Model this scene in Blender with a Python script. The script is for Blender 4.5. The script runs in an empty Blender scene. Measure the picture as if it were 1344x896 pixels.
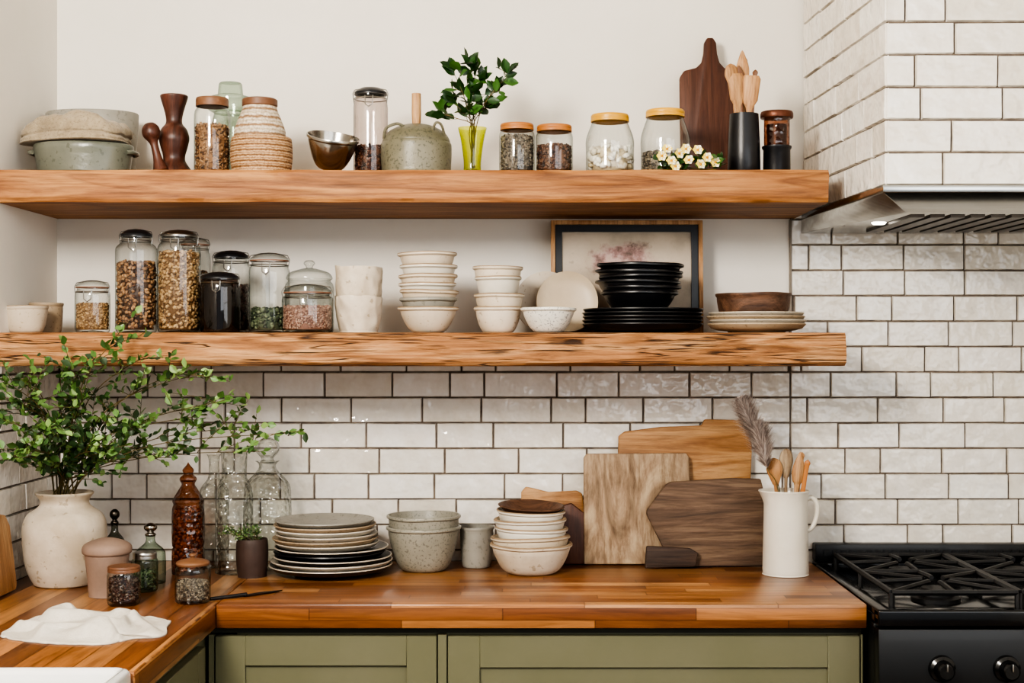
import bpy, math, random
import numpy as np
from math import radians, sin, cos, pi, sqrt
from mathutils import Vector, Matrix, noise
random.seed(7); rng=np.random.default_rng(5)
D=3.5; F=1842.0; HC=1.44; VX=690; VY=455
def S(y): return (D+y)/F
def PX(px,y): return (px-VX)*S(y)
def PZ(py,y): return HC-(py-VY)*S(y)
COL=bpy.context.scene.collection
ZU=1.831; ZL=1.472; ZC=0.908; SD=0.406; XL=-1.1685

# ------------------------------------------------------------ materials
def C(h):
    h=h.lstrip('#'); r=[int(h[i:i+2],16)/255 for i in (0,2,4)]
    return tuple([(c/12.92 if c<=.04045 else ((c+.055)/1.055)**2.4) for c in r]+[1.0])
def newmat(name):
    m=bpy.data.materials.new(name); m.use_nodes=True
    return m,m.node_tree,m.node_tree.nodes['Principled BSDF']
def ramp(nt,stops,interp='LINEAR'):
    n=nt.nodes.new('ShaderNodeValToRGB'); cr=n.color_ramp; cr.interpolation=interp
    while len(cr.elements)<len(stops): cr.elements.new(0.5)
    for e,(p,c) in zip(cr.elements,stops): e.position=p; e.color=c if not isinstance(c,str) else C(c)
    return n
def coords(nt,scale=(1,1,1),rnd=True):
    tc=nt.nodes.new('ShaderNodeTexCoord'); mp=nt.nodes.new('ShaderNodeMapping'); mp.inputs['Scale'].default_value=scale
    if rnd:
        oi=nt.nodes.new('ShaderNodeObjectInfo'); va=nt.nodes.new('ShaderNodeVectorMath'); va.operation='ADD'
        mu=nt.nodes.new('ShaderNodeMath'); mu.operation='MULTIPLY'; mu.inputs[1].default_value=13.0
        nt.links.new(oi.outputs['Random'],mu.inputs[0]); nt.links.new(tc.outputs['Object'],va.inputs[0]); nt.links.new(mu.outputs[0],va.inputs[1])
        nt.links.new(va.outputs[0],mp.inputs['Vector'])
    else: nt.links.new(tc.outputs['Object'],mp.inputs['Vector'])
    return mp.outputs['Vector']
def noisen(nt,vec,scale,detail=5,rough=.6,dist=0):
    n=nt.nodes.new('ShaderNodeTexNoise'); n.inputs['Scale'].default_value=scale; n.inputs['Detail'].default_value=detail
    n.inputs['Roughness'].default_value=rough; n.inputs['Distortion'].default_value=dist
    nt.links.new(vec,n.inputs['Vector']); return n
def mixc(nt,fac,a,b,mode='MIX'):
    n=nt.nodes.new('ShaderNodeMix'); n.data_type='RGBA'; n.blend_type=mode
    for sock,v in ((n.inputs[0],fac),(n.inputs[6],a),(n.inputs[7],b)):
        if hasattr(v,'is_output'): nt.links.new(v,sock)
        elif isinstance(v,str): sock.default_value=C(v)
        else: sock.default_value=v
    return n.outputs[2]
def math_(nt,op,a,b=None):
    n=nt.nodes.new('ShaderNodeMath'); n.operation=op
    for i,v in enumerate((a,b)):
        if v is None: continue
        if hasattr(v,'is_output'): nt.links.new(v,n.inputs[i])
        else: n.inputs[i].default_value=v
    return n.outputs[0]
def bumpn(nt,b,h,strength,dist=.002):
    n=nt.nodes.new('ShaderNodeBump'); n.inputs['Strength'].default_value=strength; n.inputs['Distance'].default_value=dist
    nt.links.new(h,n.inputs['Height']); nt.links.new(n.outputs[0],b.inputs['Normal'])
def pmat(name,c1,c2=None,scale=8,rough=.5,metal=0,bump=0,bscale=60,speck=None,sscale=160,sthr=.62,coat=0,stretch=(1,1,1),sheen=0,spm=.6):
    m,nt,b=newmat(name); v=coords(nt,stretch)
    n=noisen(nt,v,scale); r=ramp(nt,[(.35,c1),(.65,c2 or c1)]); nt.links.new(n.outputs['Fac'],r.inputs[0]); col=r.outputs[0]
    if speck:
        sn=noisen(nt,v,sscale,2); sr=ramp(nt,[(sthr,(0,0,0,1)),(sthr+.05,(spm,spm,spm,1))]); nt.links.new(sn.outputs['Fac'],sr.inputs[0])
        col=mixc(nt,sr.outputs[0],col,speck)
    nt.links.new(col,b.inputs['Base Color']); b.inputs['Roughness'].default_value=rough; b.inputs['Metallic'].default_value=metal
    b.inputs['Coat Weight'].default_value=coat; b.inputs['Sheen Weight'].default_value=sheen
    if bump:
        bn=noisen(nt,v,bscale,4); bumpn(nt,b,bn.outputs['Fac'],bump)
    return m
def wood(name,cd,cm,cl,axis=0,freq=9,along=1.2,rough=.55,bump=.35,dist=1.5,cracks=False,fine=5,rings=0,ringf=.6):
    m,nt,b=newmat(name); sc=[freq]*3; sc[axis]=along
    v=coords(nt,tuple(sc)); n=noisen(nt,v,2.2,7,.62,dist)
    r=ramp(nt,[(.28,cd),(.47,cm),(.62,cl),(.78,cm)]); nt.links.new(n.outputs['Fac'],r.inputs[0])
    sc2=[freq*fine]*3; sc2[axis]=along*2.5
    v2=coords(nt,tuple(sc2)); n2=noisen(nt,v2,3,5,.7,.3)
    r2=ramp(nt,[(.32,(.45,.38,.33,1)),(.55,(1,1,1,1))]); nt.links.new(n2.outputs['Fac'],r2.inputs[0])
    col=mixc(nt,.8,r.outputs[0],r2.outputs[0],'MULTIPLY'); h=n2.outputs['Fac']
    if rings:
        sr=[freq*1.1]*3; sr[axis]=along*.9; sr[1]=2.0; nr_=noisen(nt,coords(nt,tuple(sr)),1.2,2,.4,.4)
        fr=math_(nt,'FRACT',math_(nt,'MULTIPLY',nr_.outputs['Fac'],rings)); rr=ramp(nt,[(.0,(.42,.29,.2,1)),(.16,(1,1,1,1)),(.7,(1,1,1,1)),(1,(.62,.5,.4,1))]); nt.links.new(fr,rr.inputs[0])
        col=mixc(nt,ringf,col,rr.outputs[0],'MULTIPLY'); h=math_(nt,'ADD',h,math_(nt,'MULTIPLY',rr.outputs[0],.6))
    if cracks:
        h2=None
        for (fz,al,off,th) in ((26,.8,0,.014),(42,1.3,7.3,.017),(60,1.7,3.3,.017)):
            n3=noisen(nt,coords(nt,(al,2.0,fz)),1.5,2,.45,.3)
            a=math_(nt,'ABSOLUTE',math_(nt,'SUBTRACT',n3.outputs['Fac'],.5)); r3=ramp(nt,[(.003,(0,0,0,1)),(th,(1,1,1,1))]); nt.links.new(a,r3.inputs[0])
            n4=noisen(nt,coords(nt,(4.0,2+off,18)),1.4,2); r4=ramp(nt,[(.49,(1,1,1,1)),(.58,(0,0,0,1))]); nt.links.new(n4.outputs['Fac'],r4.inputs[0])
            k=math_(nt,'MAXIMUM',r3.outputs[0],r4.outputs[0]); h2=k if h2 is None else math_(nt,'MULTIPLY',h2,k)
        col=mixc(nt,h2,'#382214',col); h=math_(nt,'ADD',h,math_(nt,'MULTIPLY',h2,1.5))
    nt.links.new(col,b.inputs['Base Color']); b.inputs['Roughness'].default_value=rough; bumpn(nt,b,h,bump,.003); return m
def islandmat(name,cols,rough=.5,trans=0):
    m,nt,b=newmat(name); g=nt.nodes.new('ShaderNodeNewGeometry'); n=len(cols)
    r=ramp(nt,[(i/n,c) for i,c in enumerate(cols)],'CONSTANT'); nt.links.new(g.outputs['Random Per Island'],r.inputs[0])
    nt.links.new(r.outputs[0],b.inputs['Base Color']); b.inputs['Roughness'].default_value=rough; return m
def glass(name,cen,edge,refl=.75,bump=0):
    m,nt,b=newmat(name); nt.nodes.remove(b); out=nt.nodes['Material Output']
    lw=nt.nodes.new('ShaderNodeLayerWeight'); lw.inputs['Blend'].default_value=.4
    r=ramp(nt,[(.25,cen),(.95,edge)]); nt.links.new(lw.outputs['Facing'],r.inputs[0])
    t=nt.nodes.new('ShaderNodeBsdfTransparent'); nt.links.new(r.outputs[0],t.inputs[0])
    g=nt.nodes.new('ShaderNodeBsdfGlossy'); g.inputs['Roughness'].default_value=.05
    if bump:
        tc=nt.nodes.new('ShaderNodeTexCoord'); vo=nt.nodes.new('ShaderNodeTexVoronoi'); vo.inputs['Scale'].default_value=70; nt.links.new(tc.outputs['Object'],vo.inputs['Vector'])
        bn=nt.nodes.new('ShaderNodeBump'); bn.inputs['Strength'].default_value=bump; bn.inputs['Distance'].default_value=.008; nt.links.new(vo.outputs['Distance'],bn.inputs['Height'])
        nt.links.new(bn.outputs[0],lw.inputs['Normal']); nt.links.new(bn.outputs[0],g.inputs['Normal'])
    p=math_(nt,'POWER',lw.outputs['Facing'],2.5); f=math_(nt,'ADD',math_(nt,'MULTIPLY',p,refl*.6),.07)
    mx=nt.nodes.new('ShaderNodeMixShader'); nt.links.new(f,mx.inputs[0]); nt.links.new(t.outputs[0],mx.inputs[1]); nt.links.new(g.outputs[0],mx.inputs[2])
    nt.links.new(mx.outputs[0],out.inputs[0]); return m
def butcher(name,long_,cross,w=.03,ln=.42):
    m,nt,b=newmat(name); tc=nt.nodes.new('ShaderNodeTexCoord'); sp=nt.nodes.new('ShaderNodeSeparateXYZ'); nt.links.new(tc.outputs['Object'],sp.inputs[0])
    L=sp.outputs[long_]; W=math_(nt,'ADD',math_(nt,'ADD',sp.outputs[cross],math_(nt,'MULTIPLY',sp.outputs[2],1.6)),5.0)
    wr=math_(nt,'DIVIDE',W,w); row=math_(nt,'FLOOR',wr)
    w1=nt.nodes.new('ShaderNodeTexWhiteNoise'); w1.noise_dimensions='1D'; nt.links.new(row,w1.inputs['W'])
    u=math_(nt,'ADD',math_(nt,'DIVIDE',L,ln),math_(nt,'MULTIPLY',w1.outputs['Value'],9.0)); colf=math_(nt,'FLOOR',u)
    cb=nt.nodes.new('ShaderNodeCombineXYZ'); nt.links.new(row,cb.inputs[0]); nt.links.new(colf,cb.inputs[1])
    w2=nt.nodes.new('ShaderNodeTexWhiteNoise'); w2.noise_dimensions='2D'; nt.links.new(cb.outputs[0],w2.inputs['Vector'])
    r=ramp(nt,[(0,'#5f3a20'),(.18,'#8f5c35'),(.35,'#a97648'),(.5,'#774826'),(.68,'#99673c'),(.85,'#bb8c5c'),(1,'#80502c')]); nt.links.new(w2.outputs['Value'],r.inputs[0])
    sc=[38]*3; sc[long_]=3.0
    mp=nt.nodes.new('ShaderNodeMapping'); mp.inputs['Scale'].default_value=sc; nt.links.new(tc.outputs['Object'],mp.inputs[0])
    ad=nt.nodes.new('ShaderNodeVectorMath'); ad.operation='ADD'; nt.links.new(mp.outputs[0],ad.inputs[0]); nt.links.new(w2.outputs['Color'],ad.inputs[1])
    n=noisen(nt,ad.outputs[0],1.6,6,.65,.8); r2=ramp(nt,[(.3,(.42,.34,.28,1)),(.6,(1.05,1.02,1,1))]); nt.links.new(n.outputs['Fac'],r2.inputs[0])
    col=mixc(nt,.85,r.outputs[0],r2.outputs[0],'MULTIPLY')
    fr=math_(nt,'FRACT',wr); e=math_(nt,'MINIMUM',fr,math_(nt,'SUBTRACT',1.0,fr)); fu=math_(nt,'FRACT',u); e2=math_(nt,'MULTIPLY',math_(nt,'MINIMUM',fu,math_(nt,'SUBTRACT',1.0,fu)),ln/w)
    ee=math_(nt,'MINIMUM',e,e2); r3=ramp(nt,[(.0,(.3,.22,.18,1)),(.05,(1,1,1,1))]); nt.links.new(ee,r3.inputs[0])
    col=mixc(nt,.85,col,r3.outputs[0],'MULTIPLY')
    nt.links.new(col,b.inputs['Base Color']); b.inputs['Roughness'].default_value=.28; bumpn(nt,b,n.outputs['Fac'],.12,.001); return m
def bands(name,cols,freq,rough=.7,metal=0,axis=2,bump=.5):
    m,nt,b=newmat(name); tc=nt.nodes.new('ShaderNodeTexCoord'); w=nt.nodes.new('ShaderNodeTexWave'); w.bands_direction='XYZ'[axis]
    w.inputs['Scale'].default_value=freq; w.inputs['Distortion'].default_value=1.2; w.inputs['Detail'].default_value=2; w.inputs['Detail Scale'].default_value=6
    nt.links.new(tc.outputs['Object'],w.inputs[0]); n=len(cols); r=ramp(nt,[(i/max(1,n-1),c) for i,c in enumerate(cols)]); nt.links.new(w.outputs['Fac'],r.inputs[0])
    nn=noisen(nt,tc.outputs['Object'],220,2); r2=ramp(nt,[(.35,(.5,.45,.4,1)),(.6,(1,1,1,1))]); nt.links.new(nn.outputs['Fac'],r2.inputs[0])
    nt.links.new(mixc(nt,.75,r.outputs[0],r2.outputs[0],'MULTIPLY'),b.inputs['Base Color']); b.inputs['Roughness'].default_value=rough
    bumpn(nt,b,w.outputs['Fac'],bump,.003); return m

paint=pmat('wall paint','#e9e4db','#e4dfd5',3,.85,bump=.05,bscale=90)
grout=pmat('grout','#574c43','#7a6e62',30,.9)
def tilemat():
    m,nt,b=newmat('glazed tile'); g=nt.nodes.new('ShaderNodeNewGeometry')
    r=ramp(nt,[(0,'#e2dcd2'),(.4,'#efebe5'),(.75,'#ddd6ca'),(1,'#f1efea')]); nt.links.new(g.outputs['Random Per Island'],r.inputs[0])
    v=coords(nt,(1,1,1),False); n=noisen(nt,v,22,4); r2=ramp(nt,[(.3,(.86,.83,.78,1)),(.6,(1,1,1,1))]); nt.links.new(n.outputs['Fac'],r2.inputs[0])
    nt.links.new(mixc(nt,.65,r.outputs[0],r2.outputs[0],'MULTIPLY'),b.inputs['Base Color']); b.inputs['Roughness'].default_value=.07
    n2=noisen(nt,v,26,2,.45); bumpn(nt,b,n2.outputs['Fac'],.9,.009); return m
tile=tilemat()
oak=wood('oak shelf','#6a4222','#9c683a','#b5834f',0,9,.9,.6,.5,1.6,rings=8,ringf=.6)
oak2=wood('rough oak shelf','#754a28','#a9774a','#c3976a',0,11,.9,.7,.9,1.8,cracks=True,rings=6,ringf=.45)
bb1=butcher('butcher block',0,1,.04,.40); bb2=butcher('butcher block return',1,0,.05,.6)
sage=pmat('sage paint','#6f6d56','#69684f',4,.42)
sagedk=pmat('dark sage for gap shade and plinths','#2c2c20','#353529',4,.7)  # dark tone stands in for shade under the worktop; plinths share it
black=pmat('black enamel','#08090b','#060708',4,.42,coat=.08)
blackg=pmat('glossy black enamel','#0b0c0f','#08090b',4,.2,coat=.2)
castiron=pmat('cast iron','#0c0c0e','#121214',30,.5,bump=.3,bscale=200)
chrome=pmat('polished steel','#bcbcb9','#a9a9a6',3,.2,metal=1,stretch=(1,20,20))
wire=pmat('steel wire','#8d8b86','#a9a7a2',3,.3,metal=1)
pewter=pmat('brushed silver','#b4b0a9','#918c84',9,.2,metal=1,bump=.15,bscale=40)
darkmetal=pmat('dark steel','#4d4740','#3c352f',9,.35,metal=1)
gl=glass('clear glass',(.95,.965,.955,1),(.44,.48,.47,1))
gl_green=glass('green tinted glass',(.72,.8,.73,1),(.26,.35,.28,1))
gl_yel=glass('yellow glass',(.82,.86,.16,1),(.45,.5,.02,1))
gl_amber=glass('amber glass',(.66,.42,.3,1),(.2,.08,.05,1),.8,.5)
gl_text=glass('pressed glass',(.93,.94,.92,1),(.40,.43,.41,1),1.1,.9)
cream=pmat('cream stoneware','#d2c6b4','#c0b19b',7,.5,bump=.15,speck='#a08d70',sscale=110,sthr=.64)
rimm=pmat('bare clay rim','#8f7a61','#a38d72',30,.7)
creamrough=pmat('rough cream stoneware','#d3c8b7','#b6a791',9,.7,bump=.6,bscale=45,speck='#8f7d64',sscale=60,sthr=.64)
white_c=pmat('white glazed ceramic','#d9d4c9','#c8c1b3',6,.3,bump=.15)
greyg=pmat('speckled grey stoneware','#858274','#969285',8,.35,speck='#54524a',sscale=190,sthr=.57,bump=.3,bscale=90,spm=.6)
potg=pmat('taupe green stoneware','#67634f','#7e7a67',8,.4,speck='#403f33',sscale=150,sthr=.57,bump=.5,bscale=60,spm=.6)
greeng=pmat('green grey glaze','#5d6155','#77786b',6,.28,speck='#4a4b40',sscale=90,sthr=.6,bump=.4,bscale=50,spm=.5)
greygl=pmat('light grey glaze','#98948a','#838076',6,.45,speck='#6a665d',sscale=100,sthr=.6,bump=.3,spm=.5)
blackc=pmat('black stoneware','#111217','#0b0b0f',6,.34,bump=.15,bscale=50)
brownp=pmat('dark rimmed plate','#352c26','#26211d',8,.45,bump=.2)
platel=pmat('speckled light plate','#c2b8a7','#ada291',8,.4,speck='#7d7062',sscale=120,sthr=.62)
beigep=pmat('beige stoneware plate','#b09d83','#9e8a70',7,.55,speck='#74634c',sscale=130,sthr=.62)
walnut=wood('walnut','#331b11','#502d1e','#65402e',2,10,1,.5,.2)
teak=wood('reddish wood','#2d150e','#4b281a','#603829',2,12,1,.4,.2)
bowlwood=wood('brown wood bowl','#402a1d','#5a3f2e','#6e4f3b',0,12,2,.55,.3)
darkclay=pmat('dark brown clay','#33251e','#43312a',9,.6,bump=.3)
lightw=wood('light wood','#96693f','#b28558','#c59e73',2,14,1.5,.55,.2)
boardA=wood('worn light board','#75614b','#9c846a','#b49f82',2,5,1.6,.75,.4,3)
boardB=wood('honey board','#85592f','#a67848','#bb9162',0,7,1,.6,.3,2)
boardC=wood('weathered grey board','#3e3127','#665141','#7f6955',0,8,.9,.75,.5,2)
boardD=wood('dark offcut','#2a1f18','#43332a','#544032',0,10,1,.7,.4)
orangelid=pmat('orange wooden lid','#b3743a','#9e632d',10,.5)
yellowlid=pmat('yellow metal lid','#d4a032','#c2902a',5,.35)
blacklid=pmat('black lid','#161618','#202023',5,.35)
woodlid=pmat('brown lid','#674430','#7b563b',12,.5)
rubber=pmat('tan rubber seal','#7b5540','#86604a',8,.6)
linen=pmat('beige linen','#ab9c84','#94856d',30,.95,bump=1.0,bscale=240,speck='#7e6f58',sscale=200,sthr=.56,sheen=.2,spm=.6)
linenw=pmat('white linen','#d3cec4','#c4bdb1',25,.95,bump=.6,bscale=240)
terra=pmat('dusty terracotta','#937c6d','#7c6759',9,.75,bump=.3)
basket=bands('woven basket',['#7c5531','#b9926a','#d3b896','#a37a50'],26)
striped=bands('striped woven ceramic',['#92704f','#cfc1ac','#dfd5c5','#c0af95'],16)
leafg=islandmat('fresh leaves',['#304a27','#486832','#608245','#3d5b2e','#7d9a57','#2f4526'],.42)
leafd=islandmat('dark glossy leaves',['#1f3a16','#2c4f20','#26451c','#3d6428'],.35)
stemm=pmat('green brown stem','#4d4a2a','#6b5a35',20,.7)
pamp=islandmat('dried grass',['#c2b2a9','#d6c9c0','#a89890','#e4dad2'],.9)
oats=islandmat('oats',['#a08056','#8d6c47','#ba9b72','#735332','#b08e61'],.6)
nuts=islandmat('nuts',['#66432a','#8d6848','#aa845d','#48301f','#9b7450'],.55)
brownb=islandmat('brown beans',['#2c1b16','#432920','#5a3a2a','#74503a'],.4)
pinkb=islandmat('pink beans',['#957061','#7d594c','#ab8c7c','#9d7d6b'],.45)
greys=islandmat('grey seeds',['#60564a','#796d5e','#413a32','#908471'],.6)
darkb=islandmat('dark beads',['#20120f','#371f19','#4b2f26','#66584c'],.35)
whites=islandmat('white shells',['#e2dccd','#d2c9b6','#ebe6da','#c9b999'],.5)
greenh=islandmat('dried herbs',['#3c4632','#566048','#2b3424','#757c60'],.8)
liquid=pmat('dark liquid','#0e0807','#170d0a',4,.15)
palel=pmat('pale flour','#b4b3a4','#989c8c',9,.8,bump=.4)
petalm=islandmat('petals',['#f2ecd8','#efe3b2','#e9cf58','#f4f0e4','#ecd777'],.6)
yelc=pmat('flower centre','#d99f1c','#c98a12',9,.7)

# ------------------------------------------------------------ mesh helpers
class MB:
    def __init__(s): s.V=[]; s.F=[]; s.M=[]
    def add(s,V,Fc,mi=0):
        o=len(s.V); s.V+= [tuple(v) for v in V]; s.F+=[tuple(i+o for i in f) for f in Fc]; s.M+=[mi]*len(Fc); return s
    def box(s,x0,x1,y0,y1,z0,z1,mi=0):
        V=[(x,y,z) for x in (x0,x1) for y in (y0,y1) for z in (z0,z1)]
        return s.add(V,[(0,1,3,2),(4,6,7,5),(0,4,5,1),(2,3,7,6),(0,2,6,4),(1,5,7,3)],mi)
def link(o,parent=None):
    COL.objects.link(o)
    if parent: o.parent=parent
    return o
def mk(name,mb,mats,parent=None,loc=(0,0,0),rot=(0,0,0),sharp=40,bevel=0,seg=2,fix=True):
    if isinstance(mb,tuple): mb=MB().add(*mb)
    if not isinstance(mats,list): mats=[mats]
    me=bpy.data.meshes.new(name); me.from_pydata(mb.V,[],mb.F)
    for m in mats: me.materials.append(m)
    me.polygons.foreach_set('material_index',mb.M); me.update()
    if fix:
        import bmesh
        bm=bmesh.new(); bm.from_mesh(me); bmesh.ops.recalc_face_normals(bm,faces=bm.faces)
        if bevel:
            ed=[e for e in bm.edges if len(e.link_faces)==2 and e.calc_face_angle(0)>.5]
            bmesh.ops.bevel(bm,geom=ed,offset=bevel,segments=seg,profile=.5,affect='EDGES',clamp_overlap=True)
        bm.to_mesh(me); bm.free()
    me.shade_smooth(); me.set_sharp_from_angle(angle=radians(sharp))
    o=bpy.data.objects.new(name,me); o.location=loc; o.rotation_euler=rot
    return link(o,parent)
def tag(o,label,cat,group=None,kind=None):
    o['label']=label; o['category']=cat
    if group: o['group']=group
    if kind: o['kind']=kind
    return o
def thing(name,loc,label,cat,group=None,rot=(0,0,0)):
    o=bpy.data.objects.new(name,None); o.empty_display_size=.03; o.location=loc; o.rotation_euler=rot
    link(o); return tag(o,label,cat,group)
def cr(pts,n=6):
    P=[pts[0]]+list(pts)+[pts[-1]]; out=[]
    for i in range(1,len(P)-2):
        p0,p1,p2,p3=[np.array(P[k],float) for k in (i-1,i,i+1,i+2)]
        for k in range(n):
            t=k/n; out.append(tuple(.5*((2*p1)+(-p0+p2)*t+(2*p0-5*p1+4*p2-p3)*t*t+(-p0+3*p1-3*p2+p3)*t**3)))
    out.append(tuple(pts[-1])); return out
def lathe(prof,segs=40,wob=0,seed=0,sx=1,sy=1):
    V=[];rings=[]
    for r,z in prof:
        if r<1e-5: rings.append([len(V)]); V.append((0,0,z))
        else:
            ring=[]
            for k in range(segs):
                a=2*pi*k/segs; rr=r
                if wob: rr=r*(1+wob*noise.noise(Vector((cos(a)*1.3+seed,sin(a)*1.3,z*14+seed))))
                ring.append(len(V)); V.append((rr*cos(a)*sx,rr*sin(a)*sy,z))
            rings.append(ring)
    Fc=[]
    for a,b in zip(rings[:-1],rings[1:]):
        if len(a)==1 and len(b)==1: continue
        for k in range(segs):
            k2=(k+1)%segs
            if len(a)==1: Fc.append((a[0],b[k],b[k2]))
            elif len(b)==1: Fc.append((a[k],b[0],a[k2]))
            else: Fc.append((a[k],b[k],b[k2],a[k2]))
    return V,Fc
def tube(path,r,segs=8,taper=None,cap=True):
    P=[Vector(p) for p in path]; V=[];Fc=[]; n=None
    for i,p in enumerate(P):
        t=(P[min(i+1,len(P)-1)]-P[max(i-1,0)]).normalized()
        if n is None:
            n=t.cross(Vector((0,0,1)) if abs(t.z)<.9 else Vector((1,0,0))).normalized()
        else: n=(n-t*n.dot(t)).normalized()
        b=t.cross(n); rr=r*(1+(taper-1)*i/(len(P)-1)) if taper is not None else r
        for k in range(segs):
            a=2*pi*k/segs; V.append(tuple(p+(n*cos(a)+b*sin(a))*rr))
        if i:
            o=(i-1)*segs
            for k in range(segs):
                k2=(k+1)%segs; Fc.append((o+k,o+k2,o+segs+k2,o+segs+k))
    if cap: Fc.append(tuple(range(segs))[::-1]); Fc.append(tuple(range((len(P)-1)*segs,len(P)*segs)))
    return V,Fc
def ico():
    import bmesh
    bm=bmesh.new(); bmesh.ops.create_icosphere(bm,subdivisions=1,radius=1); V=np.array([v.co[:] for v in bm.verts]); Fc=np.array([[v.index for v in f.verts] for f in bm.faces]); bm.free(); return V,Fc
ICO=ico()
def pellets(name,pts,size,mat,parent,asp=(1,.75,.6),core=None):
    n=len(pts); V0,F0=ICO; nv=len(V0)
    R=rng.normal(size=(n,3,3)); Q,_=np.linalg.qr(R)
    sc=size*.5*(.75+.5*rng.random((n,1,1)))*np.array(asp)[None,None,:]
    V=np.einsum('nij,nvj->nvi',Q,V0[None]*sc)+np.array(pts)[:,None,:]
    Fc=F0[None]+(np.arange(n)*nv)[:,None,None]
    V=V.reshape(-1,3).tolist(); Fc=Fc.reshape(-1,3).tolist()
    mb=MB(); mb.V=V; mb.F=Fc; mb.M=[0]*len(Fc)
    if core: mb.add(core[0],core[1],0)
    o=mk(name,mb,mat,parent,fix=False,sharp=180); o['kind']='stuff'; return o
def cylfill(name,R,z0,z1,size,mat,parent,asp=(1,.75,.6)):
    h=z1-z0; n=int(2*pi*R*h/(size*size*.42)); a=rng.random(n)*2*pi; z=z0+size*.4+rng.random(n)*max(h-size*.6,.001)
    rr=R-size*.3; side=np.stack([rr*np.cos(a),rr*np.sin(a),z],1)
    m=int(pi*R*R/(size*size*.45)); r=np.sqrt(rng.random(m))*(R-size*.35); a=rng.random(m)*2*pi
    top=np.stack([r*np.cos(a),r*np.sin(a),z1+rng.normal(size=m)*size*.15],1)
    pts=np.concatenate([side,top])
    return pellets(name,pts,size,mat,parent,asp,lathe([(0,z0),(R-size*.5,z0),(R-size*.5,z1),(0,z1)],24))
def geo(pl,pr,pt,y,zs): return PX((pl+pr)/2,y),(pr-pl)/2*S(y),PZ(pt,y)-zs

# ------------------------------------------------------------ object builders
def bowlprof(R,h,foot,t,e=.5,n=12,lip=.0012):
    ro=lambda z: foot+(R-foot)*max(0,min(1,z/h))**e
    p=[(0,0.001),(foot*.85,0.001),(foot*.9,0),(foot,0)]+[(ro(h*(k/n)**2),h*(k/n)**2) for k in range(1,n)]
    lh=min(.007,h*.12); p=[q for q in p if q[1]<h-lh*1.4]
    p+=[(ro(h-lh*1.35)-lip*.6,h-lh*1.3),(R+lip,h-lh*.8),(R+lip*1.2,h-lh*.3),(R+lip*.6,h)]
    rin=ro(h-t); p+=[((R+rin)/2,h+min(.0015,(R-rin)*.3))]
    for k in range(n,-1,-1):
        z=t+(h-t)*(k/n)**2; p.append((ro(z-t)*.99,z))
    p.append((0,t)); return p
def bowl(name,X,y,z0,R,h,t,mat,label,cat='bowl',group=None,foot=.45,e=.5,tilt=(0,0,0),wob=.016,lip=.0012):
    V,Fc=lathe(bowlprof(R,h,R*foot,min(t,h*.7),e,lip=lip),48,wob,random.random()*20)
    sd=random.random()*9; V=[(x,yy,zz+(.0016*noise.noise(Vector((x*14+sd,yy*14,sd))) if zz>h*.8 else 0)) for x,yy,zz in V]
    mb=MB().add(V,Fc); mats=[mat]
    if mat in (cream,white_c,creamrough):
        mats=[mat,rimm]; mb.M=[1 if min(V[i][2] for i in f)>h-.0032 else 0 for f in Fc]
    o=mk(name,mb,mats,loc=(X,y,z0),rot=tilt)
    return tag(o,label,cat,group)
def bowlstack(name,px,y,zs,items,group,foot=.45,e=.5,tl=.9):
    base=zs; rims=[PZ(i[1],y) for i in items]
    for k,(hw,py,m,lab,jx) in enumerate(items):
        t=(rims[k+1]-rims[k]) if k+1<len(items) else .006
        hh=rims[k]-base; a=radians(tl) if k else 0
        bowl(name,PX(px+jx,y),y,base,hw*S(y),hh,max(.003,t-.0006),m,lab,group=group,foot=foot,e=e,tilt=(random.uniform(-a,a),random.uniform(-a,a),0),lip=.0018)
        base+=t
def plateprof(R,h,t,ft):
    o=[(0,ft),(R*.52,ft),(R*.52,0),(R*.57,0),(R*.6,ft*.9),(R*.78,ft+.1*h),(R*.93,ft+(h-ft)*.45),(R,h)]
    i=[(R*.995,h+.0025),(R*.975,h+.002),(R*.91,ft+(h-ft)*.45+t),(R*.76,ft+.1*h+t),(R*.58,ft+t),(0,ft+t)]
    return o+i
def platestack(name,px,y,zs,items,dz,group):
    z=zs
    for hw,m,lab,jx in items:
        R=hw*S(y); t=.0045; ft=max(.002,dz-t-.0004); h=ft+.012+R*.03
        V,Fc=lathe(plateprof(R,h,t,ft),56,.012,random.random()*9); mb=MB().add(V,Fc); mats=[m]
        if m is brownp: mats=[m,platel]; mb.M=[1 if min(V[i][2] for i in f)>h-.001 else 0 for f in Fc]
        o=mk(name,mb,mats,loc=(PX(px+jx,y),y+random.uniform(-.003,.003),z)); tag(o,lab,'plate',group); z+=dz
    return z
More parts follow.
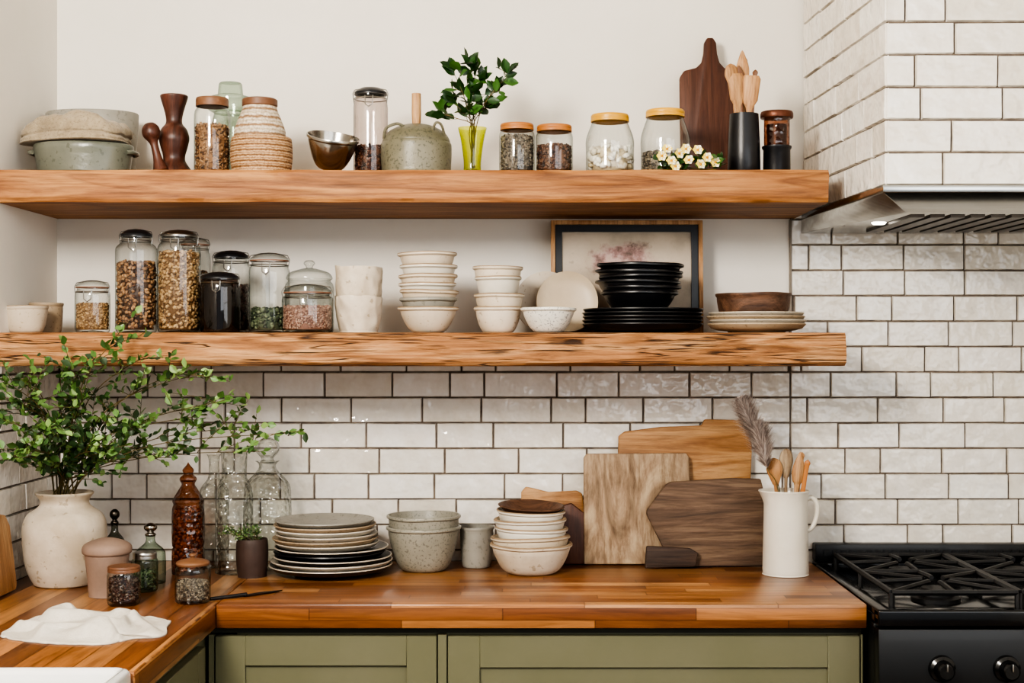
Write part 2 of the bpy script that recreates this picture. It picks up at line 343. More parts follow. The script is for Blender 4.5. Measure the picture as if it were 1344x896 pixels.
def jar(pl,pr,pt,y,zs,label,lid='screw',lidmat=None,fill=.6,fm=None,fs=.008,neck=.84,sh=.86,g=None,lidpx=10,kind='pellet',asp=(1,.75,.6),group=None,name='glass_jar',bulge=0,seal=None):
    X,R,H=geo(pl,pr,pt,y,zs); g=g or gl; T=thing(name,(X,y,zs),label,'jar',group); lh=lidpx*S(y); hb=H-lh; hs=hb*sh; rn=R*neck
    prof=[(0,.006),(R*.55,.004),(R*.86,0),(R*.96,.003),(R,.012)]
    if bulge: prof+=cr([(R,.012),(R*1.0,hs*.5),(R*.99,hs*.8),(rn*1.02,hb*.95)],6)[1:]
    else: prof+=[(R,hs*.97)]+cr([(R,hs*.97),(R*.965,hs+(hb-hs)*.3),(rn*1.02,hs+(hb-hs)*.65)],4)[1:]
    prof+=[(rn,hb-.004),(rn*1.03,hb-.003),(rn*1.03,hb)]
    mk('jar_body',lathe(prof,40),g,T)
    if fm:
        zf=.007+fill*(hs-.007); rf=R-.0035
        if kind=='pellet': cylfill('filling',rf,.007,zf,fs,fm,T,asp)
        else: o=mk('filling',lathe([(0,.007),(rf*.9,.007),(rf,.014),(rf,zf),(0,zf+.001)],32,.01),fm,T); o['kind']='stuff'
    rl=rn*1.08
    if lid=='screw':
        p=[(rl*.9,hb-.004),(rl,hb-.004),(rl*1.0,hb+lh*.1),(rl*.985,hb+lh*.25),(rl,hb+lh*.4),(rl*.99,hb+lh*.8),(rl*.95,H),(0,H)]
        mk('lid',lathe(p,40),lidmat or wire,T)
    elif lid=='clamp':
        mk('seal',lathe([(rl*.9,hb),(rl*1.03,hb),(rl*1.03,hb+.0025),(rl*.9,hb+.0025)],36),seal or rubber,T)
        mk('lid',lathe([(rl,hb+.003),(rl*1.02,hb+lh*.35),(rl*.9,hb+lh*.6),(rl*.6,H),(0,H)],36),lidmat or g,T)
        mb=MB(); 
        ring=[(rn*1.1*cos(a),rn*1.1*sin(a),hb-.009) for a in np.linspace(0,2*pi,33)]
        mb.add(*tube(ring,.0012,6)); 
        for s in (-1,1):
            mb.add(*tube([(s*rl*1.02,-.004,hb-.02),(s*rl*1.1,-.004,hb+lh*.2),(s*rl*.98,-.002,hb+lh*.75),(s*rl*.3,0,H+.001)],.0012,6))
        mb.add(*tube([(-rl*.3,0,H+.001),(0,-rl*.15,H+.0015),(rl*.3,0,H+.001)],.0012,6))
        mb.add(*tube([(-.009,-rn*1.1,hb-.006),(-.008,-rn*1.16,hb-.026),(0,-rn*1.18,hb-.032),(.008,-rn*1.16,hb-.026),(.009,-rn*1.1,hb-.006)],.0013,6))
        mk('wire_clasp',mb,wire,T)
    elif lid=='knob':
        p=cr([(rl*.97,hb-.002),(rl*1.02,hb+.003),(rl*.85,hb+lh*.35),(rl*.35,hb+lh*.55),(rl*.14,hb+lh*.62),(rl*.25,hb+lh*.85),(rl*.15,H),(0,H)],4)
        mk('lid',lathe([(max(0,a),b) for a,b in p],36),lidmat or g,T)
    elif lid=='tiered':
        k=1.28; p=[(rl*.9,hb-.004),(rl*k*.85,hb),(rl*k,hb+lh*.08),(rl*k,hb+lh*.42),(rl*k*.9,hb+lh*.5),(rl*.72,hb+lh*.58),(rl*.66,hb+lh*.95),(rl*.6,H),(0,H)]
        mk('lid',lathe(p,36),lidmat or g,T)
    return T
def board(name,label,out,y,zs,th,mat,lean,cat='cutting board',rz=0,bev=.003):
    xs=[p[0] for p in out]; cx=(min(xs)+max(xs))/2; zb=max(p[1] for p in out); s=S(y)
    P=[((x-cx)*s,(zb-z)*s) for x,z in out]; n=len(P)
    V=[(x,0,z) for x,z in P]+[(x,-th,z) for x,z in P]
    Fc=[tuple(range(n)),tuple(range(n,2*n))[::-1]]+[(i,(i+1)%n,n+(i+1)%n,n+i) for i in range(n)]
    o=mk(name,(V,Fc),mat,loc=(PX(cx,y),y,zs+th*sin(abs(lean))*1.0+.0005),rot=(-lean,0,rz),bevel=bev,sharp=50); return tag(o,label,cat)
LEAF=[(0,0,0),(-.3,.25,.05),(.3,.25,.05),(-.42,.55,.06),(.42,.55,.06),(-.22,.82,.02),(.22,.82,.02),(0,1,-.08),(0,.3,-.04),(0,.6,-.05)]
LF=[(0,8,1),(0,2,8),(1,8,9,3),(8,2,4,9),(3,9,5),(9,4,6),(5,9,7),(9,6,7)]
def addleaf(mb,p,d,L,w=1.0,up=None):
    d=Vector(d).normalized(); u=Vector(up) if up else Vector((random.uniform(-1,1),random.uniform(-1.4,.2),random.uniform(.1,1)))
    s=d.cross(u)
    if s.length<1e-4: s=Vector((1,0,0))
    s.normalize(); nn=s.cross(d)
    mb.add([tuple(Vector(p)+s*(x*L*w)+d*(y*L)+nn*(z*L)) for x,y,z in LEAF],LF)
def branch(name,pts,label,stemr=.0022,leafL=.026,twigs=9,twl=.11,lm=None,cat='leafy branch',group=None,start=.3,w=.9,nleaf=6,clampx=None,fy=None):
    base=Vector(pts[0]); P=[Vector(q) for q in cr([tuple(Vector(p)-base) for p in pts],7)]
    ms=MB(); ml=MB(); ms.add(*tube(P,stemr,6,.35)); n=len(P)
    def ok(q):
        q=q+base
        if clampx is not None and q.x<clampx: return False
        if fy and not fy(q): return False
        return True
    for k in range(twigs):
        for att in range(4):
            i=int(n*(start+(1-start)*(k+random.random()*.6)/twigs)); i=min(i,n-2); p=P[i]; t=(P[i+1]-P[i]).normalized()
            dv=(t*.6+Vector((random.uniform(-1,1),random.uniform(-.8,.5),random.uniform(-.25,.9)))).normalized(); L=twl*random.uniform(.5,1.1)
            tp=[p+dv*L*f+Vector((0,0,-.12*L*f*f)) for f in np.linspace(0,1,5)]
            if all(ok(q) for q in tp): break
        else: continue
        ms.add(*tube(tp,stemr*.45,4,.5,False))
        for j in range(nleaf):
            f=(j+1)/nleaf; q=p+dv*L*f+Vector((0,0,-.12*L*f*f)); ld=(dv*.5+Vector((random.uniform(-1,1),random.uniform(-1,.6),random.uniform(-.6,.8)))).normalized()
            l=leafL*random.uniform(.55,1.15)
            if ok(q+ld*l): addleaf(ml,q,ld,l,w)
    for k in range(6):
        q=P[-1-k//2]; ld=((P[-1]-P[-3]).normalized()+Vector((random.uniform(-1,1),random.uniform(-1,.5),random.uniform(-.4,.6)))).normalized()
        if ok(q+ld*leafL): addleaf(ml,q,ld,leafL*random.uniform(.7,1.1),w)
    o=mk(name,ms,stemm,loc=tuple(base),sharp=180); tag(o,label,cat,group)
    if ml.V: mk('leaves',ml,lm or leafg,o,sharp=180,fix=False)
    return o
def towel(name,X,Y,zs,rx,ry,h,mat,label,seed=1,rz=0):
    # crumpled sheet: long curving pleats across the cloth, irregular hem lying flat
    nx,ny=170,90; V=[];Fc=[]
    for j in range(ny+1):
        for i in range(nx+1):
            u=i/nx*2-1; v=j/ny*2-1
            a=noise.noise(Vector((u*1.3+seed,v*1.1,1.7))); b=noise.noise(Vector((u*1.2,v*1.4+seed,5.1)))
            q=(abs(u)**3+abs(v)**3)**(1/3.) or 1e-6; m_=max(abs(u),abs(v)) or 1e-6; k=m_/q
            x=u*k*(1+.30*a)+.12*b; y=v*k*(1+.36*b)-.30*a*u+.06*noise.noise(Vector((u*5,v*5,2)))*(abs(v)>.6)
            r=max(abs(u),abs(v))
            w1=noise.noise(Vector((u*1.2,v*1.2,seed)))*1.6; w2=noise.noise(Vector((u*2.3+4,v*2.0,seed+2)))
            ph1=(v*2.4+u*1.1+w1*1.5)*2.6; ph2=(u*2.2-v*1.3+w1+w2*.9)*3.0
            f1=(.5+.5*sin(ph1))**1.6; f2=(.5+.5*sin(ph2))**2.2
            g1=.5+.5*noise.noise(Vector((u*1.4+8,v*1.4,seed)))*2
            g1=max(0,min(1,g1))
            bulk=max(0,(1-(u+.1)**2*1.0))*max(0,1-(v-.05)**2*1.0)
            env=(1-r**8)**.8 if r<1 else 0
            z=.0035+env*h*(.30*bulk+(.55*f1*g1+.45*f2*(1-g1)+.12*f1*f2)*(.25+.75*bulk)+.05*w2)
            V.append((x*rx,y*ry,max(.0022,z)))
    W=nx+1
    for j in range(ny):
        for i in range(nx): Fc.append((j*W+i,j*W+i+1,(j+1)*W+i+1,(j+1)*W+i))
    n0=len(V); per=[i for i in range(nx)]+[j*W+nx for j in range(ny)]+[ny*W+i for i in range(nx,0,-1)]+[j*W for j in range(ny,0,-1)]
    for p in per: V.append((V[p][0],V[p][1],0))
    m=len(per)
    for k in range(m): Fc.append((per[k],n0+k,n0+(k+1)%m,per[(k+1)%m]))
    Fc.append(tuple(n0+k for k in range(m)))
    o=mk(name,(V,Fc),mat,loc=(X,Y,zs),rot=(0,0,rz),sharp=180); return tag(o,label,'towel')
def utensil(name,base,tilt,L,kind,mat,label,cat='utensil',group=None):
    if kind=='spoon': pr=[(0,0),(.0045,.001),(.005,L*.4),(.0045,L*.72),(.008,L*.77),(.017,L*.86),(.019,L*.91),(.013,L*.975),(0,L)]
    elif kind=='spatula': pr=[(0,0),(.005,.001),(.0055,L*.6),(.008,L*.66),(.018,L*.74),(.022,L*.96),(.018,L*.995),(0,L)]
    elif kind=='fork': pr=[(0,0),(.0045,.001),(.005,L*.65),(.012,L*.75),(.015,L*.85),(.005,L*.97),(0,L)]
    else: pr=[(0,0),(.005,.001),(.006,L*.5),(.005,L*.9),(.007,L*.97),(0,L)]
    V,Fc=lathe(cr(pr,4) if kind!='spatula' else pr,20)
    V=[(x,y*(1 if z<L*.6 else .38),max(0,z)) for x,y,z in V]
    o=mk(name,(V,Fc),mat,loc=base,rot=tilt,sharp=60); return tag(o,label,cat,group)

# ------------------------------------------------------------ room
def tiles(mb,org,U,V,N,u0,u1,v0,v1,av,rh=.0633,lens=(.155,.155,.17,.16,.085),gap=.0024,mi=1,t=.007):
    org,U,V,N=[Vector(a) for a in (org,U,V,N)]
    k=math.floor((v0-av)/rh)
    while av+k*rh<v1-.001:
        a=max(v0,av+k*rh)+gap/2; b=min(v1,av+(k+1)*rh)-gap/2; k+=1
        if b-a<.006: continue
        u=u0-random.uniform(0,.14)
        while u<u1:
            L=random.choice(lens)*random.uniform(.96,1.04); x0=max(u0,u)+gap/2; x1=min(u1,u+L)-gap/2; u+=L
            if x1-x0<.01: continue
            e=.002; us=[x0,x0+e,x0+(x1-x0)*.33,x0+(x1-x0)*.66,x1-e,x1]; vs=[a,a+e,(a+b)/2,b-e,b]
            ta,tb,tc=[random.uniform(-.0010,.0010) for _ in range(3)]; sl=random.uniform(-.0012,.0012); g2=random.uniform(-.0006,.0008)
            P=[];
            for j,vv in enumerate(vs):
                for i,uu in enumerate(us):
                    bd=i in(0,5) or j in(0,4); fu=(uu-x0)/(x1-x0)-.5; fv=(vv-a)/(b-a)-.5
                    d=-.001 if bd else t+ta*fu*2+tb*fv*2+tc+noise.noise(Vector((uu*40,vv*40,u)))*.0008
                    jx=random.uniform(-.0004,.0004) if bd else 0
                    P.append(org+U*(uu+jx)+V*(vv+jx+sl*fu+g2*fv)+N*d)
            mb.add(P,[(j*6+i,j*6+i+1,(j+1)*6+i+1,(j+1)*6+i) for j in range(4) for i in range(5)],mi)
XR=1.75; CE=2.7; YF=-4.6; AV=1.3773
def struct(o): o['kind']='structure'; return o
mb=MB(); mb.box(XL-.1,XR+.1,0,.1,0,CE,0)
mb.box(XL,.659,-.0015,.0,.88,1.45,2); mb.box(.659,XR,-.0015,0,.6,1.8,2)
XS=.659
tiles(mb,(0,-.001,0),(1,0,0),(0,0,1),(0,-1,0),XL+.008,XS,.905,1.45,AV,lens=(.17,.18,.165,.15,.085,.14))
tiles(mb,(0,-.001,0),(1,0,0),(0,0,1),(0,-1,0),XS,XR,.88,1.79,AV)
struct(mk('wall_back',mb,[paint,tile,grout],sharp=35))
mb=MB(); mb.box(XL-.1,XL,YF,0,0,CE,0); mb.box(XL,XL+.0015,-2.4,0,.88,1.44,2)
tiles(mb,(XL+.001,0,0),(0,-1,0),(0,0,1),(1,0,0),.008,2.3,.905,1.44,AV)
struct(mk('wall_left',mb,[paint,tile,grout],sharp=35))
wy0,wy1,wz0,wz1=-3.9,-2.1,1.0,2.35
mb=MB().box(XR,XR+.1,YF,wy0,0,CE).box(XR,XR+.1,wy1,0,0,CE).box(XR,XR+.1,wy0,wy1,0,wz0).box(XR,XR+.1,wy0,wy1,wz1,CE)
struct(mk('wall_right',mb,paint))
m,nt,b=newmat('added window glow'); b.inputs['Emission Color'].default_value=(.92,.96,1,1); b.inputs['Emission Strength'].default_value=3.0  # added glowing pane, out of view, to put bright reflections on the tiles
mb=MB().box(XR+.05,XR+.055,wy0,wy1,wz0,wz1,0)
for (a,c,d_,e_) in ((wy0,wy0+.05,wz0,wz1),(wy1-.05,wy1,wz0,wz1),(-3.02,-2.98,wz0,wz1),(wy0,wy1,wz0,wz0+.05),(wy0,wy1,wz1-.05,wz1),(wy0,wy1,1.68,1.71)): mb.box(XR+.02,XR+.06,a,c,d_,e_,1)
struct(mk('added_glow_window_1',mb,[m,paint]))
struct(mk('ceiling',MB().box(XL-.1,XR+.1,YF,.1,CE,CE+.1),paint))
floorm=wood('floor oak','#4b3828','#66503c','#77604a',1,6,.8,.5,.2)
struct(mk('floor',MB().box(XL-.1,XR+.1,YF,.1,-.1,0),floorm))
struct(mk('trim_1',MB().box(XS-.0025,XS+.0025,-.011,0,ZL+.001,1.757),pmat('edge strip','#8b8072','#776c60',9,.5)))

# ------------------------------------------------------------ shelves
def shelf(name,x0,x1,z0,z1,mat,label,rough,seed):
    nx=190; V=[];Fc=[]
    L=x1-x0; d=SD-.001; h=z1-z0; per=[]
    for k in range(8): per.append((-d*k/8*1.0,0))
    for k in range(9): per.append((-d,h*k/9))
    for k in range(8): per.append((-d+d*k/8,h))
    for k in range(6): per.append((0,h-h*k/6))
    n=len(per)
    for i in range(nx+1):
        x=L*i/nx
        for (yy,zz) in per:
            q=Vector((x*3.2+seed,yy*9,zz*30+seed)); f=rough*(noise.noise(q)+.6*noise.noise(q*2.7)); front=yy<-d+1e-4
            dy=f if front else 0
            if front and (zz<1e-4 or zz>h-1e-4): dy=f+rough*.8+.002
            dz=0
            if yy<-d*.9:
                dz=rough*.6*noise.noise(Vector((x*4+seed*3,zz*5,2)))
                dz=-abs(dz) if zz>h*.5 else abs(dz)*.9
            V.append((x-L/2 + (rough*.8*noise.noise(Vector((yy*12,zz*30,seed))) if i==nx else 0),yy+dy,zz+dz))
    for i in range(nx):
        for k in range(n):
            k2=(k+1)%n; Fc.append((i*n+k,i*n+k2,(i+1)*n+k2,(i+1)*n+k))
    Fc.append(tuple(range(n))[::-1]); Fc.append(tuple(range(nx*n,(nx+1)*n)))
    o=mk(name,(V,Fc),mat,loc=((x0+x1)/2,-.0005,z0),sharp=50); return tag(o,label,'shelf')
shelf('floating_shelf',XL+.001,PX(1088,-SD),1.759,ZU,oak,'thick reddish-brown oak floating shelf with wavy grain',.004,3)
shelf('floating_shelf',XL+.001,PX(1111,-SD),1.397,ZL,oak2,'thick rough-hewn oak floating shelf with dark cracks',.0075,11)

# ------------------------------------------------------------ worktop, cabinets, sink
XI=-.6408; XE=.7053
mb=MB(); mb.box(XI+.0005,XE,-.60,-.009,.858,ZC,0); mb.box(XL+.009,XI,-1.2,-.009,.858,ZC,1)
tag(mk('worktop',mb,[bb1,bb2],bevel=.003),'oiled butcher-block wooden worktop meeting in a corner','worktop')
def door(parent,x0,x1,z0,z1,y,s=.062):
    mb=MB(); mb.box(x0,x0+s,y,y+.02,z0,z1); mb.box(x1-s,x1,y,y+.02,z0,z1); mb.box(x0+s,x1-s,y,y+.02,z1-s,z1); mb.box(x0+s,x1-s,y,y+.02,z0,z0+s)
    mb.box(x0+s-.002,x1-s+.002,y+.009,y+.016,z0+s-.002,z1-s+.002)
    return mk('door',mb,sage,parent,bevel=.0015,seg=1)
yf=-.575
T=thing('base_cabinet',(0,-.3,0),'sage green shaker base cabinet under the wooden worktop','cabinet')
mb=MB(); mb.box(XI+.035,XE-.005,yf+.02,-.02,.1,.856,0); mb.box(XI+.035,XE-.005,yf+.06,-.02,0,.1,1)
x1a,x1b=PX(283,yf),PX(573,yf); x2a,x2b=PX(588,yf),PX(1128,yf)
mb.box(XI-.02,x1a-.003,yf,yf+.02,.1,.84,0); mb.box(x1b+.003,x2a-.003,yf,yf+.02,.1,.84,0); mb.box(x2b+.003,XE-.003,yf,yf+.02,.1,.84,0); mb.box(XI-.02,XE-.003,yf+.012,yf+.03,.842,.857,1)  # last box: dark strip coloured as the shade below the worktop
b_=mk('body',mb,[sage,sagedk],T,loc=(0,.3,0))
d=door(T,x1a,x1b,.12,.838,yf-.004); d.location=(0,.3,0)
d=door(T,x2a,x2b,.12,.838,yf-.004,s=.066); d.location=(0,.3,0)
T=thing('base_cabinet',(-.9,-.9,0),'sage green base cabinet under the return worktop','cabinet')
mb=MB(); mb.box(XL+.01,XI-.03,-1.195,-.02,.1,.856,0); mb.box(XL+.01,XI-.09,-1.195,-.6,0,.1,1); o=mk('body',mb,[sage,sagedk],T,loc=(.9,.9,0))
mb=MB(); xx=XI-.03
for (a,b,c,e) in ((-1.19,-1.13,.12,.83),(-.70,-.64,.12,.83),(-1.13,-.70,.77,.83),(-1.13,-.70,.12,.18)): mb.box(xx,xx+.018,a,b,c,e)
mk('door',mb,sage,T,loc=(.9,.9,0),bevel=.0015,seg=1)
T=thing('base_cabinet',(-.9,-1.9,0),'sage green cabinet below the ceramic farmhouse sink','cabinet')
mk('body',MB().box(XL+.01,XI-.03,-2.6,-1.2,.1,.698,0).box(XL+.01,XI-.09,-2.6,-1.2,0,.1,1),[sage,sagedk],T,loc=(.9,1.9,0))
import bmesh
me=bpy.data.meshes.new('sink'); bm=bmesh.new(); r=bmesh.ops.create_cube(bm,size=1)
bmesh.ops.scale(bm,vec=(.50,.72,.215),verts=bm.verts); top=[f for f in bm.faces if f.normal.z>.5]
bmesh.ops.inset_region(bm,faces=top,thickness=.028); ex=bmesh.ops.extrude_discrete_faces(bm,faces=top)
bmesh.ops.translate(bm,vec=(0,0,-.19),verts=ex['faces'][0].verts)
bmesh.ops.bevel(bm,geom=[e for e in bm.edges],offset=.011,segments=4,profile=.5,affect='EDGES'); bm.to_mesh(me); bm.free(); me.shade_smooth()
sinkm=pmat('white fireclay','#e4e4e2','#dededc',3,.12,coat=.5); me.materials.append(sinkm)
o=link(bpy.data.objects.new('sink',me)); o.location=(XI-.003-.25,-1.2-.003-.36,.81); tag(o,'white glazed ceramic farmhouse sink at the end of the worktop','sink')

# ------------------------------------------------------------ range hood
yh=-.62; hx=PX(1165,yh); hxb=PX(1057,0); zb=PZ(243,yh); HX1=1.60
T=thing('range_hood',(1.1,-.01,zb-.07),'white tiled range hood with stainless steel canopy','range hood')
mb=MB()
V=[(hxb,-.009,zb),(HX1,-.009,zb),(HX1,yh,zb),(hx,yh,zb)]; V+=[(a,b,CE-.001) for a,b,_ in V]
mb.add(V,[(0,1,2,3),(4,5,6,7),(0,1,5,4),(1,2,6,5),(2,3,7,6),(3,0,4,7)],2)
tiles(mb,(0,yh,0),(1,0,0),(0,0,1),(0,-1,0),hx-.006,HX1,zb,2.66,zb,rh=.0668,gap=.0026)
sd=Vector((hxb-hx,-yh-.009,0)); Ls=sd.length; sd.normalize(); nn=Vector((-sd.y,sd.x,0))
if nn.x>0: nn=-nn
tiles(mb,(hx,yh,0),tuple(sd),(0,0,1),tuple(nn),-.006,Ls,zb,2.66,zb,rh=.0668,lens=(.2,.19,.1,.17),gap=.0026)
o=mk('chimney_body',mb,[paint,tile,grout],T,sharp=35); o.location=-Vector(T.location)
mb=MB(); e=.012; z1=zb; z0=zb-.016; z2=zb-.05
lo=lambda off,z,o2=0: [(hxb-off,-.009,z),(HX1,-.009,z),(HX1,yh-off+o2,z),(hx-off+o2*.9,yh-off+o2,z)]
A=lo(e,z1-.0005);B=lo(e,z0);Cc=lo(e,z2,.075)
def shell(rings):
    V=[v for r in rings for v in r]; Fc=[]
    for i in range(len(rings)-1):
        for k in range(4): Fc.append((i*4+k,i*4+(k+1)%4,(i+1)*4+(k+1)%4,(i+1)*4+k))
    Fc.append((0,1,2,3)); Fc.append(tuple((len(rings)-1)*4+k for k in range(4))); return V,Fc
mb.add(*shell([A,B,Cc]))
o=mk('canopy',mb,chrome,T,bevel=.0015,sharp=30); o.location=-Vector(T.location)
mb=MB()
for k in range(18):
    x=.82+k*.043; mb.box(x,x+.03,yh+.11,-.12,z2-.006,z2)
o=mk('grease_filter',mb,darkmetal,T); o.location=-Vector(T.location)
m,nt,b=newmat('hood lamp glass'); b.inputs['Emission Color'].default_value=(1,.93,.8,1); b.inputs['Emission Strength'].default_value=5
o=mk('lamp',lathe([(0,-.004),(.013,-.004),(.017,0),(0,0)],24),m,T); o.location=Vector((.80,-.32,z2-.0005))-Vector(T.location)

# ------------------------------------------------------------ gas range
X0=.712; X1=1.60; ZT=.905; yF=-.655
T=thing('gas_range',(1.15,-.33,0),'black enamel gas range with cast iron grates','stove'); off=-Vector(T.location)
def part(n,mb,m,**k): o=mk(n,mb,m,T,**k); o.location=off; return o
mb=MB(); mb.box(X0,X1,yF+.03,-.012,.08,ZT-.03); mb.box(X0+.02,X1-.02,yF+.08,-.05,0,.08); part('body',mb,black,bevel=.004)
mb=MB(); mb.box(X0-.0,X1,yF-.01,-.012,ZT-.028,ZT-.012)
mb.box(X0,X0+.03,yF-.01,-.012,ZT-.012,ZT+.004); mb.box(X1-.03,X1,yF-.01,-.012,ZT-.012,ZT+.004); mb.box(X0,X1,yF-.012,yF+.025,ZT-.03,ZT+.003); mb.box(X0,X1,-.06,-.012,ZT-.012,ZT+.006); part('cooktop',mb,blackg,bevel=.004,seg=3)
part('backguard',MB().box(X0,X1,-.05,-.012,ZT+.006,ZT+.05),black,bevel=.003)
mb=MB()
for k in range(40): mb.box(X0+.02+k*.021,X0+.033+k*.021,-.053,-.049,ZT+.022,ZT+.036)
part('vent_slots',mb,castiron)
mb=MB(); V=[(X0,yF-.012,ZT-.035),(X0,yF+.03,ZT-.035),(X0,yF+.03,.72),(X0,yF-.02,.72)]
V+=[(X1,b,c) for a,b,c in V]; mb.add(V,[(0,1,2,3),(4,5,6,7),(0,1,5,4),(1,2,6,5),(2,3,7,6),(3,0,4,7)]); part('control_panel',mb,black,bevel=.003)
mb=MB(); mb.box(X0+.02,X1-.02,yF-.005,yF+.028,.2,.70); mb.add(*tube([(X0+.06,yF-.05,.655),(X1-.06,yF-.05,.655)],.011,12)); mb.box(X0+.08,X0+.1,yF-.05,yF,.648,.662); mb.box(X1-.1,X1-.08,yF-.05,yF,.648,.662); part('oven_door',mb,black,bevel=.003)
for kx in (1237,1322,1407):
    x=PX(kx,yF-.02); z=PZ(878,yF-.02)
    o=mk('knob',lathe([(0,.034),(.014,.034),(.018,.03),(.02,.012),(.026,.008),(.028,0),(0,0)],28),blackg,T,rot=(radians(90),0,0)); o.location=Vector((x,yF-.016,z))+off
    o=mk('pointer',MB().box(-.0015,.0015,-.006,0,.002,.017),wire,T,bevel=.0006); o.location=Vector((x,yF-.0495,z))+off
for bx in (.885,1.155):
    for by in (-.20,-.47):
        o=mk('burner',lathe([(0,0),(.052,0),(.052,.008),(.04,.012),(.04,.018),(.033,.022),(.03,.028),(0,.029)],32),castiron,T); o.location=Vector((bx,by,ZT-.012))+off
gz=ZT+.028
for gx0,gx1 in ((.755,1.015),(1.022,1.285),(1.292,1.55)):
    mb=MB(); r=.0065
    for x in (gx0,gx1): mb.add(*tube([(x,-.085,gz),(x,yF+.05,gz)],r,6))
    for yy in (-.085,-.335,yF+.05): mb.add(*tube([(gx0,yy,gz),(gx1,yy,gz)],r,6))
    cx=(gx0+gx1)/2
    for cy in (-.21,-.47):
        for a in range(0,360,45):
            ca,sa=cos(radians(a)),sin(radians(a)); ex=(gx1-gx0)/2; ey=.125; q=min(ex/abs(ca) if abs(ca)>.01 else 9,ey/abs(sa) if abs(sa)>.01 else 9)
            mb.add(*tube([(cx+ca*q,cy+sa*q,gz),(cx+ca*.05,cy+sa*.05,gz+.004),(cx+ca*.03,cy+sa*.03,gz+.004)],r*.85,6))
    for x in (gx0,gx1):
        for yy in (-.085,-.335,yF+.05): mb.add(*tube([(x,yy,gz),(x,yy,ZT-.012)],r,6))
    part('grate',mb,castiron)

# ------------------------------------------------------------ UPPER SHELF objects
def ovaldish(name,pl,pr,pt,y,zs,mat,label,sy=.7,hand=True,flare=1.0):
    X,R,H=geo(pl,pr,pt,y,zs); hw=R*(.93 if hand else 1)
    p=[(0,0),(hw*.86*flare,0),(hw*.94,.006),(hw*.985,H*.6),(hw*1.0,H*.72),(hw*1.015,H*.8),(hw*1.02,H-.003),(hw*1.0,H),(hw*.95,H),(hw*.94,H*.6),(hw*.86,.008),(0,.007)]
    T=mk(name,lathe(p,56,.012,3,1,sy),mat,loc=(X,y,zs)); tag(T,label,'dish')
    if hand:
        for s in (-1,1):
            mk('handle',tube(cr([(s*hw*.97,-.03,H*.72),(s*hw*1.07,-.018,H*.74),(s*hw*1.07,.018,H*.74),(s*hw*.97,.03,H*.72)],5),.005,8),mat,T)
    return T
ovaldish('baking_dish',42,178,191,-.28,ZU,greeng,'grey-green glazed oval baking dish under folded linen',.72)
ovaldish('serving_dish',62,180,149,-.105,ZU,greygl,'large pale grey stoneware dish standing behind baking dish',.66,False)
s=S(-.28); zd=PZ(190,-.28); hh=33*s
lp=cr([(0,0),(.93,0),(1.0,.1),(1.0,.22),(.95,.31),(1.0,.40),(1.0,.62),(.95,.78),(.85,.9),(.65,.97),(.35,1.0),(0,.97)],4)
V,Fc=lathe([(max(0,a),max(0,b)*hh) for a,b in lp],72,.22,4.4)
V=[(x*70*s*1.0,yv_*.085,z*(1+.30*noise.noise(Vector((x*2.1,yv_*2,3))))+(.006*noise.noise(Vector((x*6,yv_*6,1))) if z>hh*.4 else 0)-(.35*hh*max(0,(abs(x)-.55))*(z/hh))) for x,yv_,z in V]
o=mk('linen_cloth',(V,Fc),linen,loc=(PX(101,-.29),-.28,zd+.0015),sharp=180); tag(o,'folded beige coarse linen cloth on a baking dish','cloth')
o=mk('wooden_pestle',lathe(cr([(0,0),(.017,.001),(.015,.01),(.010,.03),(.0085,.06),(.012,.072),(.0195,.085),(.019,.1),(.010,.111),(0,.112)],4),28),teak,loc=(PX(212,-.34),-.345,ZU+.003),rot=(0,radians(-14),0)); tag(o,'small reddish wooden pestle leaning beside a carved vase','pestle')
X,R,H=geo(205,252,126,-.30,ZU); p=[(0,0),(.9,0),(1,.02),(.93,.07),(.6,.2),(.75,.36),(.84,.47),(.7,.58),(.45,.66),(.5,.78),(.72,.95),(.76,1),(.62,.99),(.4,.8),(0,.75)]
prof=cr([(a*R,b*H) for a,b in p],5); prof=[(max(0,a),max(0,b)) for a,b in prof]; o=mk('wooden_vase',lathe(prof,36),teak,loc=(X,-.30,ZU)); tag(o,'dark reddish-brown turned wooden vase','vase')
jar(255,302,129,-.30,ZU,'tall glass jar of pasta with brown lid',lidmat=woodlid,fill=.8,fm=nuts,fs=.009,lidpx=9,asp=(1.3,.5,.5))
jar(279,326,109,-.16,ZU,'pale green glass jar with stacked glass lid','tiered',g=gl_green,lidpx=38,neck=.9)
X,R,H=geo(303,384,184,-.31,ZU); o=mk('woven_basket',lathe(cr([(0,0),(R*.86,0),(R*.95,.008),(R,H*.5),(R*.97,H),(R*.9,H),(R*.92,H*.5),(R*.8,.008),(0,.006)],4),48,.015),basket,loc=(X,-.31,ZU)); tag(o,'round woven rattan basket holding a striped jar','basket')
zz=ZU+.008; X,R,H=geo(308,374,130,-.31,zz); T=thing('lidded_jar',(X,-.31,zz),'cream and tan banded jar with wooden lid standing in a basket','jar')
mk('jar_body',lathe(cr([(0,0),(R*.9,0),(R,.01),(R*1.02,H*.5),(R*.95,H*.62),(R*.7,H*.84),(R*.66,H*.9)],5),40,.012),striped,T)
mk('lid',lathe([(0,H*.89),(R*.66,H*.89),(R*.7,H*.905),(R*.7,H*.985),(R*.64,H),(0,H)],36),woodlid,T)
X,R,H=geo(398,468,181,-.31,ZU)
o=bowl('metal_bowl',X,-.315,ZU+.011,R*.97,H*.92,.003,pewter,'small polished silver metal bowl tipped slightly',foot=.3,e=.45,tilt=(radians(17),radians(9),0),wob=.0)
